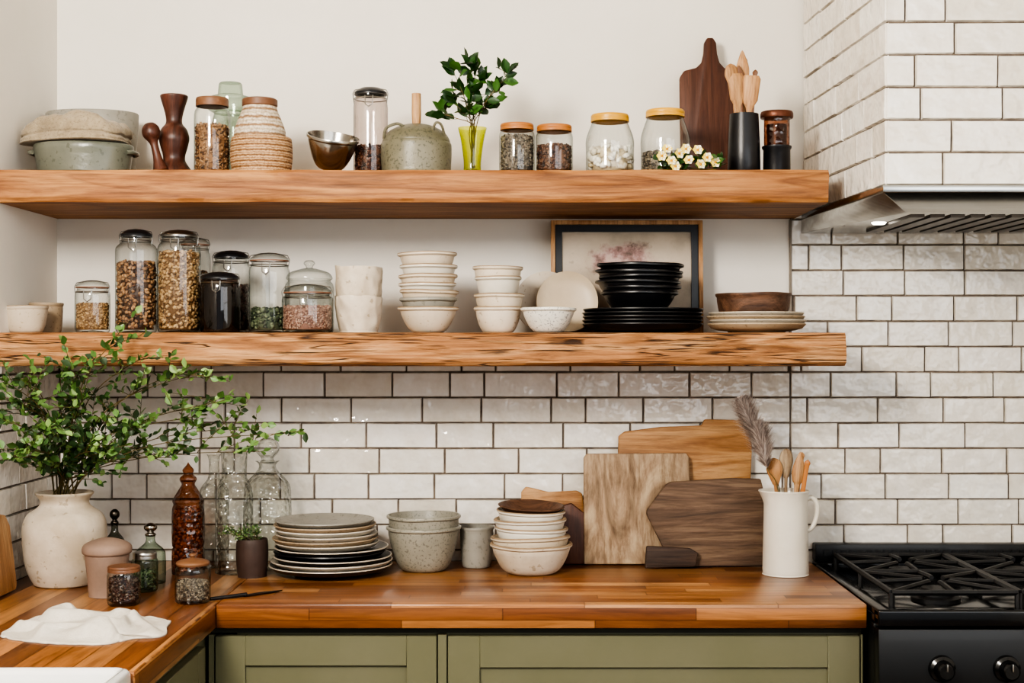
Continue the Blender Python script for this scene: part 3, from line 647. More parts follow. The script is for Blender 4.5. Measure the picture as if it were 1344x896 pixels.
jar(464,509,116,-.29,ZU,'tall clip-top glass jar with black lid and dried spices','clamp',blacklid,fill=.38,fm=brownb,fs=.010,lidpx=9,neck=.86,g=glass('faint rose glass',(.82,.77,.75,1),(.38,.34,.34,1)),seal=blacklid)
X,R,H=geo(500,593,163,-.30,ZU); T=thing('stoneware_pot',(X,-.30,ZU),'speckled grey-green domed stoneware pot with wooden stick handle','pot')
mk('pot_body',lathe(cr([(0,0),(R*.93,0),(R*.97,.006),(R,H*.3),(R*1.0,H*.56),(R*.97,H*.63)],4),48,.012),potg,T)
mk('lid',lathe(cr([(R*.93,H*.6),(R*.955,H*.66),(R*.82,H*.82),(R*.5,H*.95),(R*.18,H*1.0),(0,H)],4),48,.012),potg,T)
mk('handle',lathe([(0,H*.99),(.0095,H*.99),(.011,H*1.2),(.0105,H*1.6),(.008,H+39*S(-.3)),(0,H+39.5*S(-.3))],20),lightw,T)
mk('loop_handle',tube(cr([(-R*.88,-.03,H*.68),(-R*.8,-.045,H*.86),(-R*.5,-.045,H*.95),(-R*.3,-.04,H*.9)],5),.0035,8),potg,T)
mk('loop_handle',tube(cr([(R*.5,-.05,H*.82),(R*.6,-.06,H*.95),(R*.74,-.05,H*.92),(R*.82,-.03,H*.74)],5),.003,8),potg,T)
yv=-.32; X,R,H=geo(601,639,168,yv,ZU); T=tag(mk('glass_vase',lathe(cr([(0,.012),(R*.45,.01),(R*.6,0),(R*.62,.004),(R*.6,H*.25),(R*.78,H*.7),(R,H)],5),36),gl_yel,loc=(X,yv,ZU)),'small yellow-green glass vase with leafy sprigs','vase')
for k,(tx,ty) in enumerate([(594,92),(618,86),(668,94),(596,135),(652,118),(580,150),(640,140),(608,120),(632,104)]):
    yt=yv-random.uniform(-.03,.03); branch('leafy_sprig',[(X+random.uniform(-.006,.006),yv,ZU+.014),(X+random.uniform(-.012,.012),yv,ZU+H),(PX((620+tx)/2+random.uniform(-3,3),yt),yt,PZ((168+ty)/2-4,yt)),(PX(tx,yt),yt,PZ(ty,yt))],'dark green glossy leafy sprig in a yellow vase',.0016,.036,5,.03,leafd,'sprig','sprigs in the yellow vase',.45,.72,2)
jar(655,702,163,-.31,ZU,'glass jar of mixed seeds with orange wooden lid',lidmat=orangelid,fill=.95,fm=greys,fs=.007,lidpx=6,neck=.87)
jar(703,752,165,-.31,ZU,'glass jar of brown beans with orange wooden lid',lidmat=orangelid,fill=.72,fm=brownb,fs=.0085,lidpx=6,neck=.87)
jar(769,832,151,-.31,ZU,'round glass jar of white shells with yellow lid',lidmat=yellowlid,fill=.5,fm=whites,fs=.022,lidpx=7,neck=.74,sh=.82,bulge=1,asp=(1,.8,.6))
jar(841,905,145,-.28,ZU,'round glass jar of grey seeds with yellow lid',lidmat=yellowlid,fill=.42,fm=greys,fs=.009,lidpx=7,neck=.74,sh=.82,bulge=1)
yf2=-.37; X=PX(905,yf2); T=thing('flower_bunch',(X,yf2,ZU),'small bunch of white and yellow blossoms lying on the shelf','flowers')
mb=MB()
for k in range(90):
    a=random.uniform(-.072,.07); p=(a,random.uniform(-.015,.02),random.uniform(.004,.034)); addleaf(mb,p,(random.uniform(-1,1),random.uniform(-1,.3),random.uniform(-.05,.7)),random.uniform(.012,.022))
for v_ in range(len(mb.V)):
    x_,y_,z_=mb.V[v_]; mb.V[v_]=(x_,y_,max(.0005,z_))
mk('leaves',mb,leafd,T,sharp=180,fix=False)
mk('stems',MB().add(*tube([(-.06,0,.003),(0,.004,.008),(.06,0,.003)],.002,6)),stemm,T)
for bx,bz in ((868,206),(880,213),(890,203),(903,212),(914,199),(927,208),(938,214),(899,197),(874,198),(885,220),(918,217)):
    c=Vector((PX(bx,yf2)-X,-.022+random.uniform(-.004,.01),PZ(bz,yf2)-ZU)); fm_=MB(); nrm=Vector((random.uniform(-.5,.5),-1,random.uniform(0,.6))).normalized()
    u=nrm.cross(Vector((0,0,1))).normalized(); w_=nrm.cross(u)
    for j in range(6):
        a=j*pi/3; dd=(u*cos(a)+w_*sin(a)+nrm*.35); addleaf(fm_,(0,0,0),dd,.013,1.2,up=nrm)
    V,Fc=ICO; fm_.add([tuple(Vector(q)*.0032+nrm*.002) for q in V],Fc.tolist(),1)
    mk('blossom',fm_,[petalm,yelc],T,loc=tuple(c),sharp=180,fix=False)
out=[(903,235),(955,235),(963,229),(965,215),(965,95),(962,84),(952,79),(946,72),(943,60),(942,45),(938,38),(930,38),(926,45),(925,60),(922,72),(915,79),(899,83),(893,92),(893,225),(896,232)]
board('cutting_board','dark walnut paddle-shaped cutting board leaning on the wall',out,-.085,ZU,.018,walnut,radians(7))
yb=-.30; X,R,H=geo(955,998,150,yb,ZU); o=mk('utensil_cup',lathe([(0,0),(R*.95,0),(R,.004),(R*.97,H*.5),(R*.88,H),(R*.8,H),(R*.85,H*.5),(R*.8,.006),(0,.006)],36),blackc,loc=(X,yb,ZU)); tag(o,'matte black cup filled with wooden utensils','utensil holder')
for dx,dy,tx,ty,L,k,m in ((-.008,0,.0,-.13,.265,'spoon',lightw),(.004,.008,0,-.02,.30,'fork',lightw),(.0,-.006,.03,-.05,.26,'fork',woodlid),(.008,0,0,.1,.25,'stick',woodlid),(.004,-.008,.03,.06,.235,'spatula',lightw),(-.004,.006,-.02,.03,.285,'stick',walnut),(-.006,-.004,.02,-.09,.24,'spatula',lightw)):
    utensil('wooden_utensil',(X+dx*.6,yb+dy*.6,ZU+.0075),(tx,ty,random.uniform(-.6,.6)),L*.93,k,m,'wooden %s standing in a black cup'%k,group='utensils in the black cup')
X,R,H=geo(998,1041,147,-.29,ZU); T=thing('amber_canister',(X,-.29,ZU),'amber glass canister with copper lid on a black base','canister')
copper=pmat('aged copper','#6e4331','#523020',9,.4,metal=.6)
mk('base',lathe([(0,0),(R*.82,0),(R*.84,.003),(R*.82,H*.4),(R*.9,H*.43),(R*.9,H*.46),(0,H*.46)],32),blackc,T)
mk('glass_body',lathe([(R*.75,H*.46),(R*.78,H*.5),(R*.78,H*.88),(R*.82,H*.9)],32),gl_amber,T)
mk('filling',lathe([(0,H*.465),(R*.6,H*.465),(R*.62,H*.8),(0,H*.82)],24),darkb,T)['kind']='stuff'
mk('lid',lathe([(0,H*.9),(R*.98,H*.9),(R,H*.92),(R,H*.97),(R*.95,H),(0,H)],32),copper,T)

# ------------------------------------------------------------ LOWER SHELF objects
X,R,H=geo(6,62,401,-.30,ZL); bowl('stoneware_bowl',X,-.30,ZL,R,H,.005,cream,'cream stoneware bowl beside a glass jar',foot=.62,e=.35)
X,R,H=geo(40,82,397,-.19,ZL); bowl('stoneware_cup',X,-.19,ZL,R,H,.004,beigep,'small beige stoneware cup behind a cream bowl','cup',foot=.8,e=.3)
jar(99,144,369,-.31,ZL,'small clip-top glass jar half full of grain','clamp',fill=.72,fm=oats,fs=.006,lidpx=9,neck=.86)
jar(152,206,302,-.30,ZL,'tall glass jar of nuts with black lid','clamp',blacklid,fill=.86,fm=nuts,fs=.011,lidpx=9,neck=.68,sh=.84,seal=blacklid)
jar(207,263,303,-.30,ZL,'tall glass jar of oats and nuts with steel lid','clamp',wire,fill=.97,fm=oats,fs=.010,lidpx=8,neck=.78,seal=wire)
jar(236,276,313,-.14,ZL,'tall slim glass jar behind other jars','clamp',fill=.8,fm=nuts,fs=.010,lidpx=9,neck=.84)
jar(263,315,358,-.32,ZL,'glass jar of dark syrup with black lid','clamp',blacklid,fill=.97,fm=liquid,lidpx=8,neck=.86,kind='solid',seal=blacklid,g=glass('dark stained glass',(.5,.4,.36,1),(.12,.09,.08,1),.5))
jar(279,328,330,-.20,ZL,'clip-top glass jar of black beans','clamp',blacklid,fill=.72,fm=darkb,fs=.011,lidpx=9,neck=.84,seal=blacklid)
jar(327,380,333,-.28,ZL,'clip-top glass jar of pale herbs','clamp',fill=.34,fm=greenh,fs=.011,lidpx=10,neck=.86)
jar(374,438,342,-.15,ZL,'large glass jar with knobbed glass lid','knob',lidpx=24,neck=.86,fill=.35,fm=palel,kind='solid')
jar(370,437,374,-.32,ZL,'squat clip-top glass jar of pink beans','clamp',fill=.74,fm=pinkb,fs=.007,lidpx=11,neck=.84)
zs=ZL
for k,(pt,hw) in enumerate(((391,31),(353,31))):
    X=PX(471,-.28); R=hw*S(-.28); H=PZ(pt,-.28)-zs
    p=[(0,0),(R*.74,0),(R*.8,.004),(R*.86,H*.2),(R*.91,H*.4),(R*.95,H*.6),(R*.99,H*.8),(R,H),(R*.95,H),(R*.85,H*.4),(R*.7,.012),(0,.01)]
    if k: p=[(0,0),(R*.66,0),(R*.7,.006),(R*.76,H*.3),(R*.8,H*.45),(R*.93,H*.53),(R*.97,H*.7),(R*.98,H*.85),(R,H),(R*.95,H),(R*.8,H*.6),(R*.6,H*.3),(0,H*.25)]
    V,Fc=lathe([(max(0,a),max(0,b)) for a,b in cr(p,4)],72)
    V2=[]
    for x,y_,z in V:
        z=max(0,z); q=Vector((x*34+k*5,y_*34,z*22+k+x*20)); f=1-abs(noise.noise(q))*2; g_=noise.noise(q*2.6); rr=1+(.05*(f-.5)+.03*g_)*(min(1,z/.012))
        V2.append((x*rr,y_*rr,z+(.007*noise.noise(Vector((x*24,y_*24,k))) if z>H*.9 else 0)))
    o=mk('ceramic_cup',(V2,Fc),creamrough,loc=(X,-.28,zs),sharp=60); tag(o,'crumpled cream ceramic cup in a nested pair','cup','stacked crumpled cups')
    zs=ZL+.011
L_='cream stoneware bowl in a nested stack'
bowlstack('stoneware_bowl',562,-.28,ZL,[(39,403,cream,L_,0),(37,391,greygl,'pale grey stoneware bowl in a nested stack',0),(38,381,cream,L_,1),(37,372,white_c,L_,-1),(38,361,cream,L_,0),(37,348,white_c,L_,1),(38,332,cream,L_,-1)],'bowl stack beside the cups',foot=.42)
bowlstack('stoneware_bowl',654,-.28,ZL,[(31,403,creamrough,'speckled beige bowl at the base of a stack',0),(32,386,cream,L_,1),(30,363,white_c,L_,0),(32,350,cream,L_,-1)],'small bowl stack',foot=.5,e=.4)
X,R,H=geo(684,756,404,-.33,ZL); bowl('patterned_bowl',X,-.33,ZL,R,H,.004,pmat('dotted white glaze','#dcd9d0','#cfccc2',6,.4,speck='#4a4f58',sscale=200,sthr=.58),'small white bowl with dotted pattern',foot=.4)
for (pl,pr,pt,yy,m) in ((688,745,356,-.13,cream),(716,773,356,-.17,pmat('warm cream glaze','#c6b59b','#b5a288',6,.4))):
    X,R,H=geo(pl,pr,pt,yy,ZL); R=H/2*1.0
    pr_=[(0,.0),(R*.6,0),(R*.85,.006),(R,.012),(R*.99,.016),(R*.84,.011),(R*.6,.006),(0,.006)]
    o=mk('dinner_plate',lathe(pr_,56,.01),m,loc=(X,yy,ZL+R*.985),rot=(radians(80),0,0)); tag(o,'cream stoneware plate leaning upright behind a bowl','plate','leaning plates')
yp=-.075; s=S(yp); cx=822.5; hw=(922-723)/2*s; Hh=PZ(289,yp)-ZL-.002
T=thing('framed_picture',(PX(cx,yp),yp,ZL+.001),'thin wooden framed muted still-life print leaning on the wall','picture',rot=(-radians(3.5),0,0))
fw=7*s
def fr(a,hh0,hh1,w,y0,y1):
    mb=MB(); mb.box(-a,-a+w,y0,y1,hh0,hh1); mb.box(a-w,a,y0,y1,hh0,hh1); mb.box(-a+w,a-w,y0,y1,hh1-w,hh1); mb.box(-a+w,a-w,y0,y1,hh0,hh0+w); return mb
mk('frame',fr(hw,0,Hh,fw*.8,-.022,0),lightw,T,bevel=.001)
mk('inner_frame',fr(hw-fw*.8,fw*.8,Hh-fw*.8,fw*1.3,-.014,-.003),blackc,T)
def picmat():
    m,nt,b=newmat('muted print'); v=coords(nt,(1,1,1),False)
    n=noisen(nt,v,7,5); r=ramp(nt,[(.3,'#9a8f80'),(.5,'#bcae9c'),(.7,'#cabdac')]); nt.links.new(n.outputs['Fac'],r.inputs[0])
    tc=nt.nodes.new('ShaderNodeTexCoord'); vm=nt.nodes.new('ShaderNodeVectorMath'); vm.operation='LENGTH'; sb=nt.nodes.new('ShaderNodeVectorMath'); sb.operation='MULTIPLY_ADD'
    sb.inputs[1].default_value=(5.5,0,12); sb.inputs[2].default_value=(.06,0,-2.15); nt.links.new(tc.outputs['Object'],sb.inputs[0]); nt.links.new(sb.outputs[0],vm.inputs[0])
    n2=noisen(nt,v,34,4); k=math_(nt,'ADD',vm.outputs['Value'],math_(nt,'MULTIPLY',n2.outputs['Fac'],.9)); rr=ramp(nt,[(.75,(.85,.85,.85,1)),(1.0,(0,0,0,1))]);  nt.links.new(k,rr.inputs[0])
    r4=ramp(nt,[(.35,'#5f4c49'),(.48,'#a17c79'),(.6,'#c7aba4')]); nt.links.new(n2.outputs['Fac'],r4.inputs[0])
    nt.links.new(mixc(nt,rr.outputs[0],r.outputs[0],r4.outputs[0]),b.inputs['Base Color']); b.inputs['Roughness'].default_value=.6; b.inputs['Specular IOR Level'].default_value=.2; return m
mk('print',MB().box(-hw+fw*1.4,hw-fw*1.4,-.008,-.004,fw*1.4,Hh-fw*1.4),picmat(),T)
ya=-.235
zt=platestack('black_plate',843.5,ya,ZL,[(79,blackc,'matte black stoneware plate in a stack',random.uniform(-.6,.6)) for _ in range(5)],.0085,'black plate stack')
items=[(50,383,0),(52,375,2),(55,369,-2),(54,362,2),(57,355,-1),(56,347,1)]
bs=[(h_,p_,blackc,'matte black stoneware bowl in a stack',j_) for h_,p_,j_ in items]
bowlstack('black_bowl',839,ya,zt,bs,'black bowl stack',foot=.4,e=.52,tl=1.2)
yc=-.28
zt=platestack('stoneware_plate',993,yc,ZL,[(64,beigep,'beige speckled stoneware plate in a stack',0),(63,platel,'pale speckled stoneware plate in a stack',1),(64,beigep,'beige speckled stoneware plate in a stack',-1),(62,platel,'pale speckled stoneware plate in a stack',0)],.0085,'beige plate stack')
X=PX(989,yc); bowl('wooden_bowl',X,yc,zt,49*S(yc),PZ(385,yc)-zt,.006,bowlwood,'shallow brown wooden bowl on a plate stack',foot=.8,e=.35)

# ------------------------------------------------------------ COUNTER objects
yv=-.35; s=S(yv); X=PX(85,yv)
pp=[(0,0),(34,0),(41,5),(49,25),(53,55),(53,78),(47,92),(36,100),(31,106),(32,112),(37,119),(35,121),(30,118),(27,108),(30,100),(44,85),(46,30),(30,8),(0,7)]
o=mk('stoneware_vase',lathe([(max(0,a*s),max(0,b*s)) for a,b in cr(pp,4)],56,.012,4),creamrough,loc=(X,yv,ZC)); tag(o,'large cream stoneware vase holding leafy branches','vase')
ztop=ZC+120*s
tips=[(150,446,-.5),(188,468,-.52),(95,478,-.47),(45,500,-.56),(5,500,-.62),(-5,550,-.6),(228,490,-.43),(262,488,-.46),(262,545,-.3),(318,560,-.36),(378,568,-.4),(10,600,-.58),(190,560,-.42),(345,592,-.3),(60,560,-.55),(145,590,-.5),(225,600,-.45),(35,590,-.6),(20,525,-.56),(110,520,-.5),(295,525,-.46)]
def okf(q):
    if q.z<ZC+.16: return False
    if q.z>1.38 and q.y>-SD-.014: return False
    if q.y>-.03: return False
    return True
for k,(tx,ty,yt) in enumerate(tips):
    a=random.uniform(0,2*pi); r0=.02
    tipv=Vector((max(PX(tx,yt),XL+.03),yt,PZ(ty,yt))); mid=Vector(((X*.6+tipv.x*.4)+random.uniform(-.02,.02),(yv+yt)/2,ztop+(tipv.z-ztop)*.62+.02))
    if mid.z>1.34: mid.y=min(mid.y,-.45)
    branch('leafy_branch',[(X+r0*.5*cos(a),yv+r0*.5*sin(a),ZC+.018),(X+r0*cos(a)*1.1,yv+r0*sin(a)*1.1-.004,ztop),tuple(mid),tuple(tipv)],'green leafy branch standing in a stoneware vase',.0021,.0225,12,.095,leafg,'branch','branches in the stoneware vase',.42,.8,6,clampx=XL+.015,fy=okf)
yy=-.50; X,R,H=geo(109,172,706,yy,ZC); T=thing('lidded_pot',(X,yy,ZC),'small dusty terracotta pot with flat lid','pot')
mk('pot_body',lathe(cr([(0,0),(R*.68,0),(R*.74,.006),(R*.8,H*.35),(R*.9,H*.7),(R*.86,H*.76)],4),36,.01),terra,T)
mk('lid',lathe(cr([(R*.9,H*.72),(R,H*.76),(R*.99,H*.86),(R*.8,H*.93),(R*.3,H),(0,H)],4),36,.01),terra,T)
jar(141,184,742,-.60,ZC,'small glass jar of dark beads with wooden lid','screw',woodlid,fill=.85,fm=darkb,fs=.007,lidpx=5,neck=.9)
jar(230,276,726,-.575,ZC,'small glass jar of seeds with knobbed wooden lid','knob',woodlid,fill=.6,fm=greys,fs=.006,lidpx=14,neck=.86)
jar(173,207,724,-.44,ZC,'small green glass jar with steel lid','screw',wire,fill=.6,fm=greenh,fs=.008,lidpx=6,neck=.85,g=gl_green)
def bottle(name,pl,pr,pt,y,mat,label,prof,stop=None,stopprof=None,cat='bottle',segs=36):
    X,R,H=geo(pl,pr,pt,y,ZC); T=thing(name,(X,y,ZC),label,cat)
    mk('bottle_body',lathe([(max(0,a*R),max(0,b*H)) for a,b in cr(prof,4)],segs),mat,T)
    if stop: mk('stopper',lathe([(max(0,a*R),max(0,b*H)) for a,b in cr(stopprof,4)],24),stop,T)
    return T
BP=[(0,.01),(.85,0),(1,.03),(1,.45),(.85,.56),(.4,.66),(.3,.72),(.32,.78),(.4,.8)]
SP=[(0,.77),(.3,.78),(.34,.82),(.2,.85),(.42,.9),(.4,.96),(.15,1),(0,1)]
bottle('glass_bottle',178,217,686,-.33,gl_green,'small green glass bottle with stopper',BP,pewter,SP)
bottle('glass_bottle',136,165,668,-.28,glass('smoky glass',(.5,.52,.47,1),(.15,.16,.14,1)),'slim smoky glass bottle with stopper',BP,darkmetal,SP)
T=bottle('amber_bottle',226,268,606,-.20,gl_amber,'tall ribbed amber glass bottle with pointed stopper',[(0,.01),(.85,0),(1,.02),(1,.2),(.92,.24),(1,.28),(1,.55),(.9,.62),(.95,.66),(.55,.76),(.4,.8),(.5,.83)],gl_amber,[(0,.82),(.48,.83),(.5,.86),(.3,.89),(.35,.93),(.12,.97),(0,1)])
X,R,H=geo(226,268,606,-.20,ZC); cylfill('filling',R*.86,.006,H*.58,.010,nuts,T)
bottle('glass_bottle',262,300,596,-.10,gl_text,'tall clear glass bottle',[(0,.01),(.9,0),(1,.03),(1,.6),(.9,.7),(.4,.8),(.36,.95),(.5,1)])
T=bottle('glass_jar',283,332,592,-.19,gl_text,'tall clear ribbed glass jar with wide neck',[(0,.01),(.9,0),(1,.03),(.97,.2),(1,.4),(.97,.65),(.8,.74),(.66,.8),(.7,.97),(.78,1)],cat='jar')
T=bottle('glass_decanter',320,382,574,-.11,gl_text,'clear pressed-glass decanter with round stopper',[(0,.01),(.8,0),(.95,.03),(1,.2),(1,.5),(.92,.64),(.5,.73),(.36,.77),(.38,.8),(.52,.82)],gl_text,[(0,.8),(.3,.81),(.25,.84),(.5,.9),(.45,.96),(.15,1),(0,1)],'decanter')
X,R,H=geo(310,352,710,-.245,ZC); o=mk('small_pot',lathe(cr([(0,0),(R*.8,0),(R*.9,.005),(R*1.0,H*.6),(R*.96,H),(R*.86,H),(R*.7,.01),(0,.008)],4),32,.01),darkclay,loc=(X,-.245,ZC)); tag(o,'small dark brown pot with trailing herbs','pot')
for k in range(8):
    a=k*.8; branch('herb_sprig',[(X+.005*cos(a),-.245+.005*sin(a),ZC+.012),(X+.014*cos(a),-.245+.014*sin(a),ZC+H+.002),(X-.028+.035*cos(a),-.235+.02*sin(a),ZC+H+.012+random.random()*.018)],'green herb sprig in a small brown pot',.001,.007,9,.022,leafg,'herb','herbs in the brown pot',.5,.6,6)
mb=MB(); xa=PX(280,-.53); xb_=PX(372,-.44)
mb.add(*tube([(xa,-.56,.004),(xa+(xb_-xa)*.5,-.51,.005)],.0035,8,1.2))
o=mk('kitchen_knife',mb,blacklid,loc=(0,0,ZC)); tag(o,'dark kitchen knife lying on the worktop','knife')
dv=Vector((xb_-xa,.12,0)).normalized(); pv=Vector((-dv.y,dv.x,0)); p0=Vector((xa+(xb_-xa)*.45,-.515,.0015)); Lb=.1
V=[p0-pv*.006,p0+pv*.008,p0+dv*Lb*.6+pv*.012,p0+dv*Lb+pv*.004,p0+dv*Lb*.7-pv*.006]; V2=[v+Vector((0,0,.002)) for v in V]
mk('blade',([tuple(v) for v in V+V2],[(0,1,2,3,4),(5,6,7,8,9)]+[(i,(i+1)%5,5+(i+1)%5,5+i) for i in range(5)]),darkmetal,o)
pl_=[(81,brownp,'dark brown rimmed stoneware plate in a stack',-1),(79,platel,'speckled pale plate in a stack',1),(77,brownp,'dark brown rimmed stoneware plate in a stack',2),(73,blackc,'black stoneware plate in a stack',-2),(75,brownp,'dark brown rimmed stoneware plate in a stack',0)]
pl2=[(68,platel,'speckled pale plate in a stack',-6),(69,beigep,'beige stoneware plate in a stack',-8),(67,platel,'speckled pale plate in a stack',-6),(66,white_c,'off-white glazed plate in a stack',-8),(67,beigep,'beige stoneware plate in a stack',-8),(65,greygl,'light grey glazed plate on top of a stack',-9)]
platestack('dinner_plate',435,-.20,ZC,pl_+pl2,.0105,'plate stack on the worktop')
yb=-.15; X=PX(556,yb); R=48*S(yb)
bowl('speckled_bowl',X,yb,ZC,R,PZ(690,yb)-ZC,.022,greyg,'speckled grey-green stoneware bowl, lower of two',group='speckled bowl pair',foot=.5,e=.42,lip=.002)
bowl('speckled_bowl',X,yb,ZC+.0226,R*.99,PZ(675,yb)-ZC-.0226,.01,greyg,'speckled grey-green stoneware bowl, nested on top',group='speckled bowl pair',foot=.5,e=.42,lip=.002)
X,R,H=geo(603,648,690,-.10,ZC); bowl('stoneware_cup',X,-.10,ZC,R,H,.004,greygl,'small grey speckled stoneware cup','cup',foot=.75,e=.35)
W_='white glazed bowl in a tall stack'
bowlstack('stoneware_bowl',697,-.19,ZC,[(53,712,creamrough,'rough beige bowl at the base of a stack',0),(51,703,cream,'cream stoneware bowl in a tall stack',0),(47,691,white_c,W_,0),(47,680,white_c,W_,-1),(44,668,white_c,W_,-1)],'bowl stack on the worktop',foot=.5,e=.42,tl=2)
zr=PZ(668,-.19)
bowl('wooden_bowl',PX(697,-.19),-.19,zr-.016,43*S(-.19),.026,.006,bowlwood,'shallow brown wooden bowl on a bowl stack',foot=.55,e=.6,tilt=(radians(3),radians(2),0))
board('cutting_board','long honey-coloured wooden board leaning behind others',[(811,750),(984,750),(985,640),(987,600),(984,568),(975,564),(925,563),(921,571),(868,573),(820,579),(812,585),(810,640)],-.035,ZC,.016,boardB,radians(2.5))
board('cutting_board','worn square pale wooden cutting board leaning on tiles',[(766,742),(902,742),(904,736),(905,640),(904,602),(900,597),(770,598),(766,603)],-.065,ZC,.018,boardA,radians(3))
board('cutting_board','weathered grey-brown pointed wooden board leaning on tiles',[(885,742),(1000,742),(1003,735),(1001,640),(998,628),(960,627),(880,632),(873,636),(849,668),(848,674),(878,735)],-.098,ZC,.018,boardC,radians(3))
board('wooden_block','small dark wooden offcut against cutting boards',[(846,742),(912,740),(916,722),(905,716),(870,714),(848,713)],-.128,ZC,.014,boardD,radians(3),'wood block')
board('cutting_board','wooden paddle board with a round handle behind bowls',[(700,742),(765,742),(767,672),(764,652),(757,648),(720,650),(700,645),(690,643),(684,650),(684,660),(690,667),(705,664),(712,672),(710,700)],-.040,ZC,.015,boardB,radians(3))
board('cutting_board','reddish wooden paddle board behind bowls',[(728,746),(768,746),(768,680),(750,666),(728,672)],-.066,ZC,.013,walnut,radians(3))
yp=-.215; X=PX(1031,yp); s=S(yp); R=30*s; H=PZ(644,yp)-ZC
T=thing('pitcher',(X,yp,ZC),'white glazed ceramic pitcher holding wooden utensils','pitcher')
V,Fc=lathe(cr([(0,0),(R*.93,0),(R*.99,.004),(R*1.0,H*.1),(R*.97,H*.5),(R*.95,H*.85),(R*1.0,H*.97),(R*1.03,H),(R*.96,H),(R*.88,H*.85),(R*.9,H*.2),(R*.8,.008),(0,.007)],4),56)
V=[(x-(.008*max(0,(z/H-.85)/.15) if (x<-R*.7) else 0),y,z) for x,y,z in V]
pitm=pmat('white pitcher glaze','#ddd7cb','#d0c9bb',5,.32,coat=.2)
mk('pitcher_body',(V,Fc),pitm,T)
mk('handle',tube(cr([(R*.93,0,H*.9),(R*1.15,0,H*.92),(R*1.36,0,H*.85),(R*1.38,0,H*.72),(R*1.2,0,H*.58),(R*.95,0,H*.52)],6),.006,12),pitm,T)
for dx,dy,tx,ty,L,k,m in ((-.006,.0,.02,-.10,.265,'spoon',lightw),(.0,.01,.0,.02,.285,'spoon',boardA),(.006,0,0,.13,.28,'fork',lightw),(.008,-.008,.02,.2,.265,'stick',orangelid),(.004,.008,-.02,.16,.28,'stick',lightw)):
    utensil('wooden_utensil',(X+dx,yp+dy,ZC+.0085),(tx,ty*.8,random.uniform(-.5,.5)),L,k,m,'wooden %s standing in a white pitcher'%k,group='utensils in the pitcher')
def plume(pts,label,wd=.03,n=2600):
    base=Vector(pts[0]); P=[Vector(q) for q in cr([tuple(Vector(p)-base) for p in pts],8)]
    o=mk('dried_grass_plume',tube(P,.0015,6,.5),stemm,loc=tuple(base)); tag(o,label,'dried grass','dried plumes in the pitcher'); mb=MB(); m=len(P)
    for i in range(n):
        f=random.random()**.85; k=m*.5+f*(m*.5-1.01); a=int(k); p=P[a].lerp(P[min(a+1,m-1)],k-a); t=(P[min(a+1,m-1)]-P[a]).normalized()
        d=Vector((random.gauss(0,1),random.gauss(0,1),random.gauss(0,1))); d=(d-t*d.dot(t)).normalized(); w=wd*(sin(pi*min(1,f*.8+.16))**.7)*random.uniform(.45,1.15)
        q1=p+d*w*.5+t*w*.5; q2=p+d*w*1.0+t*w*.9; sd_=t.cross(d)*.0009
        mb.add([p-sd_,p+sd_,q1+sd_,q1-sd_,q2],[(0,1,2,3),(3,2,4)])
    pl=mk('plume',mb,pamp,o,sharp=180,fix=False); pl['kind']='stuff'
plume([(X-.004,yp,ZC+.01),(X-.014,yp,ZC+H),(PX(1006,yp),yp,PZ(596,yp)),(PX(986,yp),yp,PZ(555,yp)),(PX(974,yp),yp,PZ(525,yp))],'mauve dried pampas plume in a white pitcher',.040,3000)
plume([(X-.002,yp-.006,ZC+.01),(X-.018,yp-.006,ZC+H),(PX(1008,yp-.02),yp-.02,PZ(615,yp)),(PX(1001,yp-.02),yp-.02,PZ(585,yp)),(PX(994,yp-.02),yp-.02,PZ(555,yp))],'mauve dried pampas plume in a white pitcher',.040,2400)
towel('linen_towel',PX(118,-.86),-.86,ZC+.0005,104*S(-.86),.12,.05,linenw,'crumpled white linen towel on the worktop',9,-.12)
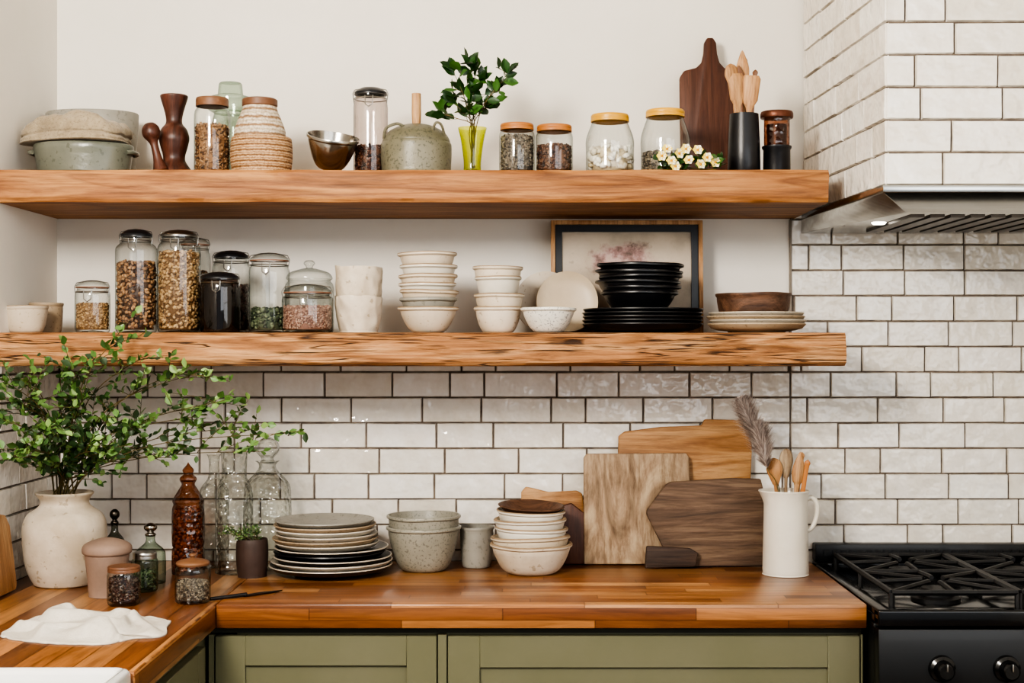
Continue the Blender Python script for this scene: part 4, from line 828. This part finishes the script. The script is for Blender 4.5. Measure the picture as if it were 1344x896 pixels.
o=mk('cutting_board',(lambda P:( [(0,a,b) for a,b in P]+[(.018,a,b) for a,b in P],[tuple(range(len(P))),tuple(range(len(P),2*len(P)))[::-1]]+[(i,(i+1)%len(P),len(P)+(i+1)%len(P),len(P)+i) for i in range(len(P))]))([(-.13,0),(.12,0),(.13,.01),(.13,.14),(.11,.165),(.03,.18),(.02,.21),(-.02,.21),(-.03,.18),(-.11,.165),(-.13,.14)]),lightw,loc=(XL+.04,-.56,ZC+.001),rot=(0,radians(-7),0),bevel=.003)
tag(o,'pale wooden cutting board leaning against tiled wall','cutting board')

# ------------------------------------------------------------ camera & lights
cam=bpy.data.cameras.new('camera'); co=link(bpy.data.objects.new('camera',cam)); co.location=(0,-D,HC); co.rotation_euler=(radians(90),0,0)
cam.sensor_width=36; cam.lens=F/1344*36; cam.shift_x=-(VX-672)/1344; cam.shift_y=(VY-448)/1344; cam.clip_start=.05
bpy.context.scene.camera=co
def area(loc,tgt,sx,sy,e,col):
    l=bpy.data.lights.new('area',type='AREA'); l.shape='RECTANGLE'; l.size=sx; l.size_y=sy; l.energy=e; l.color=col
    o=link(bpy.data.objects.new('area_light',l)); o.location=loc; o.rotation_euler=(Vector(tgt)-Vector(loc)).to_track_quat('-Z','Y').to_euler(); return o
area((-.95,-2.8,2.3),(0.2,0,1.2),.5,.5,72,(1,.93,.84))
area((1.0,-3.9,2.0),(.5,0,1.4),1.4,1.2,18,(.94,.97,1))
def spot(loc,tgt,ang,e,col,blend=.5):
    l=bpy.data.lights.new('spot',type='SPOT'); l.spot_size=radians(ang); l.spot_blend=blend; l.energy=e; l.color=col; l.shadow_soft_size=.04
    o=link(bpy.data.objects.new('spot_light',l)); o.location=loc; o.rotation_euler=(Vector(tgt)-Vector(loc)).to_track_quat('-Z','Y').to_euler()
spot((-.5,-1.5,2.6),(.14,-.38,.908),6,110,(1,.88,.72))
spot((-.2,-1.5,2.6),(.40,-.34,.908),5,100,(1,.88,.72))
w=bpy.data.worlds.new('world'); bpy.context.scene.world=w; w.use_nodes=True; w.node_tree.nodes['Background'].inputs[0].default_value=(.92,.96,1,1); w.node_tree.nodes['Background'].inputs[1].default_value=.46
bpy.context.scene.view_settings.look='AgX - High Contrast'
